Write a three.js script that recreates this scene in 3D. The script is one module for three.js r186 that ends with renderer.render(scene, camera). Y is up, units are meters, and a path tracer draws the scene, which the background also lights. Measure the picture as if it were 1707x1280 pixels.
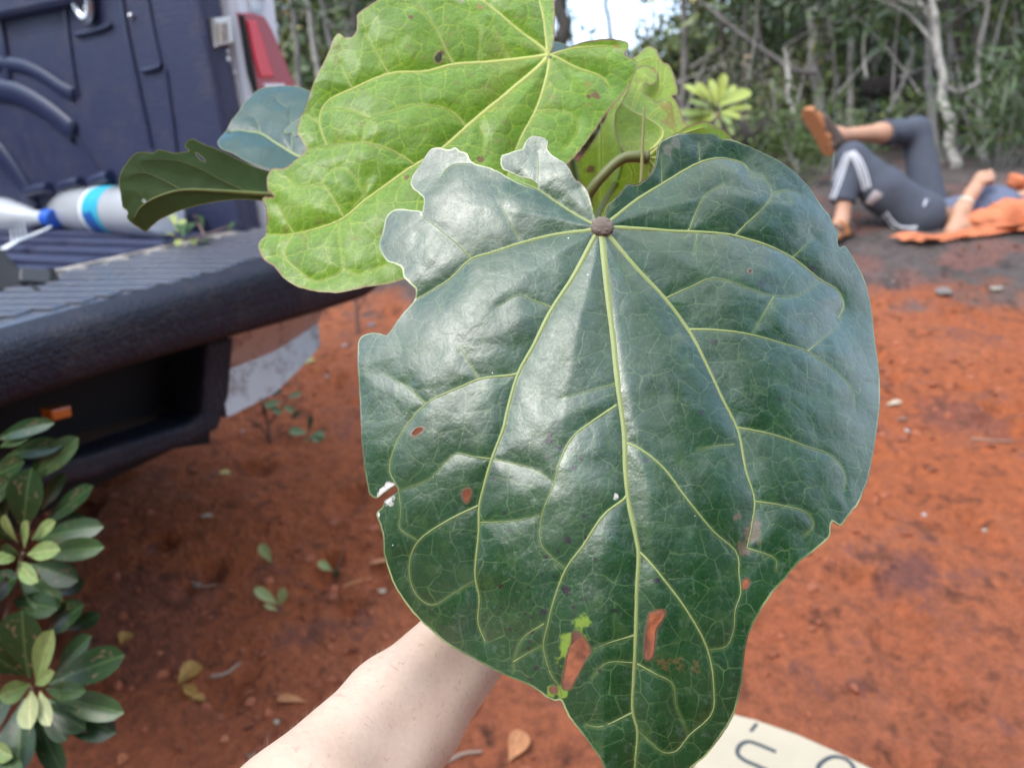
import * as THREE from 'three';
import { mergeGeometries } from 'three/addons/utils/BufferGeometryUtils.js';

// ---------------------------------------------------------------- camera, sky, sun, exposure
const scene = new THREE.Scene();
const EYE = new THREE.Vector3(0, 1.15, 0), FPX = 1256, PITCH = 20 * Math.PI / 180, ROLL = 0.07;
const camera = new THREE.PerspectiveCamera(2 * Math.atan(640 / FPX) * 180 / Math.PI, 1024 / 767, 0.02, 400);
camera.position.copy(EYE);
camera.rotation.order = 'YXZ';
camera.rotation.set(-PITCH, 0, -ROLL);
camera.focus = 0.345; camera.userData.fStop = 8.8;
camera.updateMatrixWorld(true);
scene.add(camera);
const renderer = new THREE.WebGLRenderer({ antialias: true });
renderer.toneMapping = THREE.LinearToneMapping;
renderer.toneMappingExposure = 0.86;
renderer.shadowMap.enabled = true;
const SUN_DIR = new THREE.Vector3(-0.45, 0.8, 0.4).normalize();
const sun = new THREE.DirectionalLight(new THREE.Color(1, 0.95, 0.87), 1.2);
sun.position.copy(SUN_DIR).multiplyScalar(20);
sun.castShadow = true; sun.shadow.radius = 34;
sun.shadow.mapSize.set(2048, 2048);
Object.assign(sun.shadow.camera, { left: -8, right: 8, top: 8, bottom: -8, near: 1, far: 50 });
scene.add(sun, sun.target);

// ---------------------------------------------------------------- small maths
const V3 = (x, y, z) => new THREE.Vector3(x, y, z);
const clamp = (x, a, b) => x < a ? a : x > b ? b : x;
const lerp = (a, b, t) => a + (b - a) * t;
const sst = (a, b, x) => { const t = clamp((x - a) / (b - a), 0, 1); return t * t * (3 - 2 * t); };
function rng(seed) { let s = seed >>> 0; return () => { s = (s + 0x6D2B79F5) >>> 0; let t = s; t = Math.imul(t ^ (t >>> 15), t | 1); t ^= t + Math.imul(t ^ (t >>> 7), t | 61); return ((t ^ (t >>> 14)) >>> 0) / 4294967296; }; }
function hash2(i, j, k = 0) { let h = Math.imul(i, 374761393) ^ Math.imul(j, 668265263) ^ Math.imul(k, 2147483647 ^ 0x5bd1e995); h = Math.imul(h ^ (h >>> 13), 1274126177); h ^= h >>> 16; return (h >>> 0) / 4294967296; }
function vnoise(x, y, k = 0) { const i = Math.floor(x), j = Math.floor(y); let u = x - i, v = y - j; u = u * u * (3 - 2 * u); v = v * v * (3 - 2 * v);
  return lerp(lerp(hash2(i, j, k), hash2(i + 1, j, k), u), lerp(hash2(i, j + 1, k), hash2(i + 1, j + 1, k), u), v); }
function fbm(x, y, o = 4, k = 0) { let s = 0, a = 0.5, n = 0; for (let q = 0; q < o; q++) { s += a * vnoise(x, y, k + q); n += a; a *= 0.5; x = x * 2.03 + 7.1; y = y * 2.03 + 3.7; } return s / n; }
function worley(x, y, k = 0) { // F1, F2 and the id of the nearest cell
  const i = Math.floor(x), j = Math.floor(y); let f1 = 9, f2 = 9, id = 0;
  for (let b = -1; b <= 1; b++) for (let a = -1; a <= 1; a++) { const p = i + a, q = j + b, dx = p + 0.12 + 0.76 * hash2(p, q, k) - x, dy = q + 0.12 + 0.76 * hash2(p, q, k + 77) - y, d = dx * dx + dy * dy;
    if (d < f1) { f2 = f1; f1 = d; id = hash2(p, q, k + 5); } else if (d < f2) f2 = d; }
  return [Math.sqrt(f1), Math.sqrt(f2), id];
}
const C = (r, g, b) => new THREE.Color().setRGB(r, g, b);
const toS = (x) => x <= 0.0031308 ? x * 12.92 : 1.055 * Math.pow(x, 1 / 2.4) - 0.055;

// rays of the photograph's lens: where a picked point (in the photograph's 1707 x 1280 pixels) lies in the place
const camR = V3(), camU = V3(), camB = V3(); camera.matrixWorld.extractBasis(camR, camU, camB);
const ray = (px, py) => camB.clone().negate().addScaledVector(camR, (px - 853.5) / FPX).addScaledVector(camU, -(py - 640) / FPX);
const at = (px, py, depth) => EYE.clone().addScaledVector(ray(px, py), depth);
const onY = (px, py, y) => { const d = ray(px, py); return EYE.clone().addScaledVector(d, (y - EYE.y) / d.y); };

// ---------------------------------------------------------------- things, parts, names
const used = new Map();
function numbered(n) { const k = used.get(n) ?? 0; used.set(n, k + 1); return k ? n + '_' + String(k).padStart(3, '0') : n; }
function thing(name, label, category, pos, group) {
  const o = new THREE.Group(); o.name = numbered(name); if (pos) o.position.copy(pos); o.userData = { label, category }; if (group) o.userData.group = group; scene.add(o); return o;
}
function part(parent, name, geo, mat, label) {
  const m = new THREE.Mesh(geo, mat); m.name = name; m.castShadow = m.receiveShadow = true; if (label) m.userData.label = label; parent.add(m); return m;
}
function lone(name, label, category, geo, mat, pos, group) { const m = part(scene, numbered(name), geo, mat, label); m.userData.category = category; if (pos) m.position.copy(pos); if (group) m.userData.group = group; return m; }
function struct(name, geo, mat, kind = 'structure', label) { const m = part(scene, name, geo, mat, label); m.userData.kind = kind; return m; }
// geometry whose vertices were made in world axes, moved to the local axes of a thing
const local = (geo, o) => { o.updateMatrixWorld(true); return geo.applyMatrix4(o.matrixWorld.clone().invert()); };

function tex(w, h, fn, { srgb = true, repeat } = {}) { // fn(u, v, out) gives linear colour 0..1
  const d = new Uint8Array(w * h * 4), o = [0, 0, 0, 1];
  for (let y = 0; y < h; y++) for (let x = 0; x < w; x++) { o[3] = 1; fn((x + 0.5) / w, (y + 0.5) / h, o); const k = (y * w + x) * 4;
    for (let c = 0; c < 3; c++) d[k + c] = 255 * (srgb ? toS(clamp(o[c], 0, 1)) : clamp(o[c], 0, 1)) + 0.5; d[k + 3] = 255 * clamp(o[3], 0, 1); }
  const t = new THREE.DataTexture(d, w, h, THREE.RGBAFormat); t.magFilter = t.minFilter = THREE.LinearFilter; if (srgb) t.colorSpace = THREE.SRGBColorSpace;
  t.wrapS = t.wrapT = THREE.RepeatWrapping; if (repeat) t.repeat.set(repeat[0], repeat[1]); t.needsUpdate = true; return t;
}
const std = (p) => new THREE.MeshStandardMaterial({ side: THREE.DoubleSide, ...p });
const phys = (p) => new THREE.MeshPhysicalMaterial({ side: THREE.DoubleSide, ...p });

// ---------------------------------------------------------------- shared shapes
function geoFrom(pos, idx, uv, col) { const g = new THREE.BufferGeometry(); g.setAttribute('position', new THREE.Float32BufferAttribute(pos, 3)); if (uv) g.setAttribute('uv', new THREE.Float32BufferAttribute(uv, 2)); if (col) g.setAttribute('color', new THREE.Float32BufferAttribute(col, 3)); g.setIndex(idx); g.computeVertexNormals(); return g; }
function smoothPts(pts, n) { const c = new THREE.CatmullRomCurve3(pts, false, 'centripetal'); return c.getPoints(n); }
// a tube along points with its own radius at each; flat < 1 presses it along the given direction
function tube(pts, rad, seg = 8, flatDir = null, flat = 1) {
  const n = pts.length, pos = [], idx = [], uv = []; let nrm = null, len = 0;
  for (let i = 0; i < n; i++) {
    const t = pts[Math.min(n - 1, i + 1)].clone().sub(pts[Math.max(0, i - 1)]).normalize();
    if (i) len += pts[i].distanceTo(pts[i - 1]);
    if (flatDir) nrm = flatDir.clone(); else if (!nrm) nrm = Math.abs(t.y) < 0.9 ? V3(0, 1, 0) : V3(1, 0, 0);
    nrm = nrm.clone().addScaledVector(t, -nrm.dot(t)).normalize(); const b = V3().crossVectors(t, nrm), r = typeof rad === 'function' ? rad(i / (n - 1)) : rad[i];
    for (let k = 0; k <= seg; k++) { const a = k / seg * Math.PI * 2, p = pts[i].clone().addScaledVector(nrm, Math.cos(a) * r * flat).addScaledVector(b, Math.sin(a) * r); pos.push(p.x, p.y, p.z); uv.push(k / seg, len); }
  }
  for (let i = 0; i < n - 1; i++) for (let k = 0; k < seg; k++) { const a = i * (seg + 1) + k, b = a + seg + 1; idx.push(a, a + 1, b, b, a + 1, b + 1); }
  for (const e of [0, n - 1]) { const c = pos.length / 3; pos.push(pts[e].x, pts[e].y, pts[e].z); uv.push(0.5, e ? len : 0); for (let k = 0; k < seg; k++) { const a = e * (seg + 1) + k; e ? idx.push(a, a + 1, c) : idx.push(a + 1, a, c); } }
  return geoFrom(pos, idx, uv);
}
// naive surface nets over a signed distance field (negative inside)
function netMesh(f, lo, hi, cell) {
  const n = [0, 1, 2].map((k) => Math.ceil((hi[k] - lo[k]) / cell) + 1), [nx, ny, nz] = n, val = new Float32Array(nx * ny * nz), id = new Int32Array(nx * ny * nz).fill(-1), pos = [], idx = [];
  const I = (x, y, z) => (z * ny + y) * nx + x;
  for (let z = 0; z < nz; z++) for (let y = 0; y < ny; y++) for (let x = 0; x < nx; x++) val[I(x, y, z)] = f(lo[0] + x * cell, lo[1] + y * cell, lo[2] + z * cell);
  const E = [[0, 1], [2, 3], [4, 5], [6, 7], [0, 2], [1, 3], [4, 6], [5, 7], [0, 4], [1, 5], [2, 6], [3, 7]];
  for (let z = 0; z < nz - 1; z++) for (let y = 0; y < ny - 1; y++) for (let x = 0; x < nx - 1; x++) {
    const v = []; let m = 0; for (let c = 0; c < 8; c++) { v[c] = val[I(x + (c & 1), y + (c >> 1 & 1), z + (c >> 2))]; if (v[c] < 0) m++; }
    if (m === 0 || m === 8) continue; let sx = 0, sy = 0, sz = 0, k = 0;
    for (const [a, b] of E) if ((v[a] < 0) !== (v[b] < 0)) { const t = v[a] / (v[a] - v[b]); sx += lerp(a & 1, b & 1, t); sy += lerp(a >> 1 & 1, b >> 1 & 1, t); sz += lerp(a >> 2, b >> 2, t); k++; }
    id[I(x, y, z)] = pos.length / 3; pos.push(lo[0] + (x + sx / k) * cell, lo[1] + (y + sy / k) * cell, lo[2] + (z + sz / k) * cell);
  }
  const quad = (a, b, c, d, flip) => { if (a < 0 || b < 0 || c < 0 || d < 0) return; flip ? idx.push(a, c, b, b, c, d) : idx.push(a, b, c, b, d, c); };
  for (let z = 1; z < nz - 1; z++) for (let y = 1; y < ny - 1; y++) for (let x = 1; x < nx - 1; x++) {
    const a = val[I(x, y, z)] < 0;
    if (a !== (val[I(x + 1, y, z)] < 0)) quad(id[I(x, y - 1, z - 1)], id[I(x, y, z - 1)], id[I(x, y - 1, z)], id[I(x, y, z)], !a);
    if (a !== (val[I(x, y + 1, z)] < 0)) quad(id[I(x - 1, y, z - 1)], id[I(x, y, z - 1)], id[I(x - 1, y, z)], id[I(x, y, z)], a);
    if (a !== (val[I(x, y, z + 1)] < 0)) quad(id[I(x - 1, y - 1, z)], id[I(x, y - 1, z)], id[I(x - 1, y, z)], id[I(x, y, z)], !a);
  }
  return geoFrom(pos, idx);
}
const smin = (a, b, k) => { const h = clamp(0.5 + 0.5 * (b - a) / k, 0, 1); return lerp(b, a, h) - k * h * (1 - h); };
function cap(x, y, z, a, b, ra, rb) { const dx = b.x - a.x, dy = b.y - a.y, dz = b.z - a.z, t = clamp(((x - a.x) * dx + (y - a.y) * dy + (z - a.z) * dz) / (dx * dx + dy * dy + dz * dz + 1e-12), 0, 1); return Math.hypot(x - a.x - dx * t, y - a.y - dy * t, z - a.z - dz * t) - lerp(ra, rb, t); }
function bones(list, k) { return (x, y, z) => { let d = 1e3; for (const [a, b, ra, rb] of list) d = smin(d, cap(x, y, z, a, b, ra, rb), k); return d; }; }
function bounds(list, m) { const b = new THREE.Box3(); for (const [a, c, ra, rb] of list) { const r = Math.max(ra, rb) + m; b.union(new THREE.Box3(a.clone().addScalar(-r), a.clone().addScalar(r))).union(new THREE.Box3(c.clone().addScalar(-r), c.clone().addScalar(r))); } return [b.min.toArray(), b.max.toArray()]; }
// a box with rounded edges between two corners in a given frame
function rbox(w, h, d, r = 0.006) { const s = new THREE.Shape(), x = w / 2 - r, y = h / 2 - r; s.moveTo(-x, -h / 2); s.lineTo(x, -h / 2); s.quadraticCurveTo(w / 2, -h / 2, w / 2, -y); s.lineTo(w / 2, y); s.quadraticCurveTo(w / 2, h / 2, x, h / 2); s.lineTo(-x, h / 2); s.quadraticCurveTo(-w / 2, h / 2, -w / 2, y); s.lineTo(-w / 2, -y); s.quadraticCurveTo(-w / 2, -h / 2, -x, -h / 2);
  const g = new THREE.ExtrudeGeometry(s, { depth: d - 2 * r, bevelEnabled: true, bevelSize: r * 0.9, bevelThickness: r, bevelSegments: 2, curveSegments: 3, steps: 1 }); g.translate(0, 0, -d / 2 + r); return g; }

// ---------------------------------------------------------------- sky: high thin overcast with blue gaps
{
  const w = 1024, h = 512, d = new Float32Array(w * h * 4);
  for (let y = 0; y < h; y++) for (let x = 0; x < w; x++) {
    const el = ((y + 0.5) / h - 0.5) * Math.PI, az = ((x + 0.5) / w - 0.5) * 2 * Math.PI, dx = Math.cos(az) * Math.cos(el), dy = Math.sin(el), dz = Math.sin(az) * Math.cos(el), k = (y * w + x) * 4;
    const up = Math.max(dy, 0), q = 1 / (up + 0.28), cloud = sst(0.54, 0.8, fbm(dx * q * 1.5 + 9.2, dz * q * 1.5 + 4.4, 5, 31)) ;
    const blue = [lerp(2.3, 0.5, Math.pow(up, 0.4)), lerp(2.6, 1.08, Math.pow(up, 0.4)), lerp(2.75, 2.15, Math.pow(up, 0.6))], white = [2.5, 2.52, 2.5];
    const glow = [1.06, 1, 0.9], gl = Math.pow(Math.max(0, dx * SUN_DIR.x + dy * SUN_DIR.y + dz * SUN_DIR.z), 9) * 9;
    for (let c = 0; c < 3; c++) d[k + c] = dy < 0 ? 0.25 : (lerp(blue[c], white[c], cloud) + gl * glow[c]);
    d[k + 3] = 1;
  }
  const t = new THREE.DataTexture(d, w, h, THREE.RGBAFormat, THREE.FloatType); t.mapping = THREE.EquirectangularReflectionMapping; t.magFilter = t.minFilter = THREE.LinearFilter; t.needsUpdate = true;
  scene.background = t; scene.environment = t;
}

// one leaf blade between its foot and its tip, obovate, folded along the midrib and bent
function leafShape(n = 14) { const pos = [], idx = [], uv = []; for (let i = 0; i <= n; i++) { const t = i / n, q = t < 0.62 ? sst(-0.12, 0.66, t) : Math.sqrt(Math.max(0, 1 - ((t - 0.62) / 0.38) ** 2.4)), w = 0.5 * (t < 0.62 ? Math.max(0.06, q / sst(-0.12, 0.66, 0.62)) * 1 : Math.max(0.05, q)); for (let j = -2; j <= 2; j++) { const s = j / 2; pos.push(s * w, 0.10 * Math.abs(s) * w * 2 + 0.0, t); uv.push(0.5 + s * w, t); } } for (let i = 0; i < n; i++) for (let j = 0; j < 4; j++) { const a = i * 5 + j; idx.push(a, a + 5, a + 1, a + 1, a + 5, a + 6); } return { pos, idx, uv }; }
const LS = leafShape();
function leafBetween(A, B, width, bend = 0.2, hint = null, fold = 1) { const ax = B.clone().sub(A), len = ax.length(); ax.normalize(); let up = hint ? hint.clone() : V3(0, 1, 0); if (Math.abs(up.dot(ax)) > 0.94) up = camB.clone(); const side = V3().crossVectors(up, ax).normalize(), n = V3().crossVectors(ax, side), pos = []; for (let i = 0; i < LS.pos.length; i += 3) { const t = LS.pos[i + 2], p = A.clone().addScaledVector(ax, t * len).addScaledVector(side, LS.pos[i] * width).addScaledVector(n, LS.pos[i + 1] * width * fold + bend * len * (t - t * t)); pos.push(p.x, p.y, p.z); } return geoFrom(pos, LS.idx, LS.uv); }

// ---------------------------------------------------------------- ground: red laterite soil rising to a litter covered bank
const BANK = (x) => -3.32 + 0.17 * x - 0.05 * Math.sin(x * 2.3) - 0.06 * (vnoise(x * 2.2, 3.1, 8) - 0.5);
function relief(x, z) {
  const b = BANK(x), rise = 0.155 * clamp(-z - 1.0, 0, 2.4) + 0.06 * sst(b + 0.14, b - 0.1, z) + 0.16 * sst(b - 0.1, b - 1.6, z) ;
  const near = Math.exp(-((x * x + (z + 2) * (z + 2)) / 60)); let h = rise;
  h += near * (0.028 * (fbm(x * 2.1, z * 2.1, 3, 1) - 0.5) + 0.02 * (fbm(x * 7, z * 7, 3, 2) - 0.5) + 0.012 * (fbm(x * 26, z * 26, 3, 4) - 0.5));
  const pit = sst(0.66, 0.8, vnoise(x * 6.2, z * 6.2, 12)); h -= near * 0.032 * pit * sst(0.3, 0.7, vnoise(x * 14, z * 14, 15));
  return h + (1 - near) * 0.25 * (fbm(x * 0.2, z * 0.2, 3, 9) - 0.5);
}
const onG = (px, py, lift = 0) => { const d = ray(px, py); let t = 0.3; for (; t < 60; t += 0.01) { if (EYE.y + d.y * t < relief(d.x * t, d.z * t) + lift) break; } const p = EYE.clone().addScaledVector(d, t); p.y = relief(p.x, p.z) + lift; return p; };
{
  const n = 620, K = 7, S = 200, cx = 0.2, cz = -2.0, pos = [], uv = [], idx = [], w = (u) => S * Math.sinh(K * u) / Math.sinh(K);
  for (let j = 0; j <= n; j++) for (let i = 0; i <= n; i++) { const x = cx + w(i / n * 2 - 1), z = cz + w(j / n * 2 - 1); pos.push(x, relief(x, z), z); uv.push(x, z); }
  for (let j = 0; j < n; j++) for (let i = 0; i < n; i++) { const a = j * (n + 1) + i; idx.push(a, a + n + 1, a + 1, a + 1, a + n + 1, a + n + 2); }
  const geo = geoFrom(pos, idx, uv);
  const damp = [[onG(250, 1030), 0.17, 0.55], [onG(1520, 960), 0.1, 1], [onG(1600, 700), 0.14, 0.7]];
  const T = 2048, X0 = -3.5, Z0 = -6, L = 8;
  const map = tex(T, T, (u, v, o) => { const x = X0 + u * L, z = Z0 + v * L, n1 = fbm(x * 1.3, z * 1.3, 4, 3), n2 = fbm(x * 9, z * 9, 4, 5), n3 = fbm(x * 60, z * 60, 3, 6), g = vnoise(x * 190, z * 190, 7);
    let r = 0.31, gg = 0.078, b = 0.022; const pale = sst(0.45, 0.7, n1) * 0.6 + sst(0.55, 0.75, n2) * 0.4; r = lerp(r, 0.345, pale); gg = lerp(gg, 0.104, pale); b = lerp(b, 0.04, pale);
    const near = sst(-1.9, -1.0, z + 0.25 * (n1 - 0.5)); r = lerp(r, 0.27, near * 0.7); gg = lerp(gg, 0.078, near * 0.7); b = lerp(b, 0.034, near * 0.7);
    let wet = 0; for (const [p, q, a] of damp) wet = Math.max(wet, a * (1 - sst(0.5, 1.15, Math.hypot(x - p.x, z - p.z) / q + 1.3 * (n2 - 0.5) + 0.5 * (n3 - 0.5)))); wet = Math.max(wet, 0.8 * sst(0.66, 0.76, n2) * sst(0.4, 0.6, n3));
    r = lerp(r, 0.13, wet * 0.85); gg = lerp(gg, 0.045, wet * 0.85); b = lerp(b, 0.035, wet * 0.85);
    const bk = BANK(x), lit = sst(bk + 0.16, bk - 0.06, z + 0.4 * (n2 - 0.5)), lr = lerp(0.13, 0.055, n2), rd = sst(0.6, 0.75, fbm(x * 4, z * 4, 3, 40)) * 0.5; r = lerp(r, lerp(lr, 0.22, rd), lit); gg = lerp(gg, lerp(lr * 0.76, 0.075, rd), lit); b = lerp(b, lerp(lr * 0.68, 0.05, rd), lit);
    const k = 0.6 + 0.6 * n3 + 0.36 * (g - 0.5) - 0.35 * sst(0.62, 0.78, fbm(x * 22, z * 22, 3, 71)); o[0] = r * k; o[1] = gg * k; o[2] = b * k; });
  map.wrapS = map.wrapT = THREE.MirroredRepeatWrapping; map.repeat.set(1 / L, 1 / L); map.offset.set(-X0 / L, -Z0 / L);
  const bump = tex(1024, 1024, (u, v, o) => { const f = (s, k) => { const a = vnoise(u * s, v * s, k), e = 0.12, q = u > 1 - e ? (u - 1 + e) / e : 0; return lerp(a, vnoise((u - 1) * s, v * s, k), q); }; o[0] = o[1] = o[2] = 0.45 * f(28, 1) + 0.3 * f(80, 2) + 0.25 * f(210, 3); }, { srgb: false });
  bump.repeat.set(1 / 0.7, 1 / 0.7);
  struct('ground', geo, std({ map, bumpMap: bump, bumpScale: 0.012, roughness: 0.93 }));
}
// ---------------------------------------------------------------- loose soil: crumbs, clods, litter on the bank
{
  const r = rng(21), base = new THREE.IcosahedronGeometry(1, 1), p = base.attributes.position; for (let i = 0; i < p.count; i++) { const k = 0.75 + 0.5 * vnoise(p.getX(i) * 2 + 5, p.getY(i) * 2 + p.getZ(i) * 3, 3); p.setXYZ(i, p.getX(i) * k, p.getY(i) * k * 0.7, p.getZ(i) * k); } base.computeVertexNormals();
  const N = 16000, m = new THREE.InstancedMesh(base, std({ roughness: 0.95 }), N); m.name = 'soil_crumbs'; m.userData = { kind: 'stuff', label: 'red soil crumbs and small clods on the bare ground', category: 'soil' };
  const q = new THREE.Quaternion(), e = new THREE.Euler(), mt = new THREE.Matrix4(), col = new THREE.Color(); let k = 0;
  while (k < N) { const x = -3 + r() * 7, z = -0.3 - r() * r() * 4.5, dens = vnoise(x * 2.3, z * 2.3, 33); if (r() > sst(0.25, 0.8, dens)) continue; const s = 0.002 + 0.011 * Math.pow(r(), 5); q.setFromEuler(e.set(r() * 6, r() * 6, r() * 6)); mt.compose(V3(x, relief(x, z) + s * 0.25, z), q, V3(s, s * (0.6 + 0.4 * r()), s * (0.8 + 0.6 * r()))); m.setMatrixAt(k, mt); const b = z < BANK(x) ? 0.45 : 1, t = (0.7 + 0.6 * r()) * b; m.setColorAt(k, col.setRGB(0.31 * t, 0.1 * t * (1.3 - 0.3 * b), 0.05 * t * (1.5 - 0.5 * b))); k++; }
  m.receiveShadow = m.castShadow = true; scene.add(m);
}

// ---------------------------------------------------------------- forest: trunks, crowns, shrubs, dead wood
const barkTex = (r, g, b, seed, patch) => tex(128, 512, (u, v, o) => { const n = fbm(u * 10, v * 60, 3, seed), l = fbm(u * 5, v * 14, 3, seed + 3), k = 0.55 + 0.8 * n, m = sst(0.5, 0.7, l) * patch; o[0] = lerp(r * k, 0.06, m); o[1] = lerp(g * k, 0.062, m); o[2] = lerp(b * k, 0.05, m); });
const BARK = [barkTex(0.37, 0.345, 0.31, 3, 0.6), barkTex(0.19, 0.172, 0.158, 13, 0.5), barkTex(0.11, 0.09, 0.08, 23, 0.4), barkTex(0.28, 0.255, 0.23, 33, 0.6)].map((t) => std({ map: t, roughness: 0.9 }));
const leafMats = [[0.07, 0.12, 0.036], [0.115, 0.175, 0.042], [0.2, 0.25, 0.07], [0.09, 0.125, 0.075], [0.19, 0.19, 0.11]].map(([r, g, b]) => phys({ color: C(r, g, b), vertexColors: true, roughness: 0.5, transmission: 0.3, thickness: 0 }));
const darkLeaf = phys({ color: C(0.026, 0.042, 0.016), vertexColors: true, roughness: 0.6, transmission: 0.15, thickness: 0 });  // leaf colour darkened so the added unseen trees mirror dark
// many leaf blades round given centres; each blade is a folded lance of four triangles
function foliage(list, seed) { const r = rng(seed), pos = [], idx = [], col = [], d = V3(), s = V3(), n = V3();
  for (const [c, rad, count, len, wid, droop = 0] of list) for (let i = 0; i < count; i++) {
    const rr = Math.pow(r(), 0.45), a = V3(r() - 0.5, r() - 0.5, r() - 0.5).normalize(), p = V3(c.x + a.x * rad.x * rr, c.y + a.y * rad.y * rr, c.z + a.z * rad.z * rr);
    d.copy(a).add(V3(r() - 0.5, r() - 0.35 - droop, r() - 0.5)).normalize(); s.set(r() - 0.5, r() - 0.5, r() - 0.5).cross(d).normalize(); n.crossVectors(d, s); const L = len * (0.6 + 0.8 * r()), W = wid * (0.6 + 0.8 * r()) / 2, b = pos.length / 3, mid = p.clone().addScaledVector(d, L * 0.5), tip = p.clone().addScaledVector(d, L).addScaledVector(n, -L * 0.18), l = mid.clone().addScaledVector(s, W).addScaledVector(n, W * 0.4), q = mid.clone().addScaledVector(s, -W).addScaledVector(n, W * 0.4);
    for (const v of [p, l, mid, q, tip]) pos.push(v.x, v.y, v.z); idx.push(b, b + 1, b + 2, b, b + 2, b + 3, b + 1, b + 4, b + 2, b + 2, b + 4, b + 3); const t = 0.55 + 0.9 * r(), y = r() < 0.06 ? 1.7 : 1; for (let k = 0; k < 5; k++) col.push(t * y, t * (y > 1 ? 1.15 : 1), t); }
  return geoFrom(pos, idx, null, col); }
function limbs(tr, list) { const g = []; for (const [a, b, r0, r1] of list) { const m = a.clone().lerp(b, 0.5).add(V3((tr() - 0.5), (tr() - 0.5), (tr() - 0.5)).multiplyScalar(a.distanceTo(b) * 0.16)); g.push(tube(smoothPts([a, m, b], 7), (t) => lerp(r0, r1, t), 6)); } return mergeGeometries(g); }
function tree(label, pts, r0, r1, bark, leaf, seed, opt = {}) { // pts: trunk line in the world; crown round its upper part
  const t = thing(opt.name ?? 'tree', label, 'tree', pts[0], opt.group), tr = rng(seed), L = smoothPts(pts.map((p) => p.clone().sub(pts[0])), 26), top = L[L.length - 1];
  for (let i = 1; i < L.length; i++) { L[i].x += (vnoise(i * 0.5, seed, 1) - 0.5) * r0 * 1.2; L[i].z += (vnoise(i * 0.5, seed, 2) - 0.5) * r0 * 1.2; }
  part(t, 'trunk', tube(L, (q) => lerp(r0 * (1 + 0.35 * Math.exp(-q * 30)), r1, q) * (0.92 + 0.18 * vnoise(q * 24, seed, 5)), 10), bark);
  const arms = [], tufts = [], nb = opt.limbs ?? 7; for (let i = 0; i < nb; i++) { const q = (opt.from ?? 0.45) + (1 - (opt.from ?? 0.45)) * (i + tr()) / nb, a = L[Math.min(L.length - 1, q * (L.length - 1) | 0)], an = tr() * 6.28, len = (opt.spread ?? 1) * (0.6 + 0.7 * tr()), b = a.clone().add(V3(Math.cos(an) * len, len * (0.15 + 0.6 * tr()), Math.sin(an) * len)); arms.push([a, b, r0 * 0.32, r0 * 0.08]); for (let k = 0; k < 3; k++) tufts.push([a.clone().lerp(b, 0.5 + 0.3 * k).add(V3(tr() - 0.5, tr() - 0.5, tr() - 0.5).multiplyScalar(len * 0.5)), V3(1, 0.75, 1).multiplyScalar(len * (0.3 + 0.2 * tr())), opt.count ?? 22, opt.len ?? 0.13, opt.wid ?? 0.045]); }
  for (const a of arms) part(t, 'limb', limbs(tr, [a]), bark); if (!opt.bare) part(t, 'crown', foliage(tufts, seed + 5), leaf); return t;
}
const F = (px, py, d) => at(px, py, d);
const foot = (px, d) => { const p = at(px, 300, d); p.y = relief(p.x, p.z) - 0.05; return p; };
// the trees that can be told apart, from the photograph: [label, base px, depth, [points up the trunk], radius px, bark, ...]
const B = (px, d, line, wpx, bark, leaf, seed, label, opt = {}) => { const pts = [foot(px, d), ...line.map(([x, y]) => F(x, y, d))], up = pts[pts.length - 1].clone().sub(pts[pts.length - 2]).normalize(); pts.push(pts[pts.length - 1].clone().addScaledVector(up.add(V3(0, 0.6, 0)).normalize(), opt.more ?? 1.6)); return tree(label, pts, wpx / 2 * d / FPX, wpx / 5 * d / FPX, BARK[bark], leafMats[leaf], seed, { from: 0.6, ...opt }); };
B(950, 9, [[944, 150], [941, 60], [938, -60]], 36, 2, 0, 101, 'thick dark brown trunk rising behind the stalk end of the yellow-green leaf', { more: 2.5, from: 0.9, limbs: 2 });
B(1030, 9.5, [[1026, 120], [1014, 40], [1008, -30]], 9, 2, 3, 102, 'thin dark stem crossing the bright gap of sky', { more: 1, bare: true, limbs: 2, spread: 0.3 });
B(1378, 6.2, [[1370, 200], [1362, 110], [1352, 30], [1346, -40]], 23, 1, 0, 103, 'grey trunk rising behind the raised sandal, with a side branch reaching left');
B(1405, 6.6, [[1398, 180], [1385, 90], [1380, 30], [1388, -30]], 13, 3, 0, 104, 'slim forked pale trunk, second to the right behind the raised sandal');
B(1424, 6.4, [[1422, 200], [1422, 100], [1422, 0]], 15, 3, 1, 105, 'straight pale grey trunk above the bare calf of the lying person');
B(1602, 5.0, [[1588, 270], [1578, 190], [1568, 110], [1560, 40], [1557, -30]], 20, 0, 0, 106, 'whitish crooked trunk right behind the raised knees', { more: 1.4 });
B(1566, 5.4, [[1556, 220], [1552, 130], [1548, 50], [1546, -20]], 17, 1, 3, 107, 'bluish grey trunk close behind the whitish crooked one, on its left');
B(1590, 6.0, [[1588, 160], [1584, 80], [1581, 0]], 13, 1, 0, 108, 'dull grey straight trunk close behind the whitish crooked one, on its right');
B(1640, 5.3, [[1636, 220], [1632, 130], [1634, 70], [1648, 10], [1652, -30]], 12, 3, 1, 109, 'slim pale stem behind the fist, bending to the right at the top');
B(1328, 5.4, [[1325, 230], [1318, 170], [1310, 110]], 14, 0, 1, 110, 'short pale dead trunk between the yellow seedling and the raised sandal', { more: 0.12, bare: true, limbs: 2, spread: 0.25 });
B(1275, 7.5, [[1270, 160], [1268, 80], [1262, -20]], 11, 1, 0, 111, 'slender dull stem rising above the yellow-green seedling');
B(1490, 8.2, [[1488, 160], [1485, 60], [1483, -20]], 11, 3, 2, 112, 'pale mottled trunk far above the higher knee, in the brightest green gap');
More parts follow.
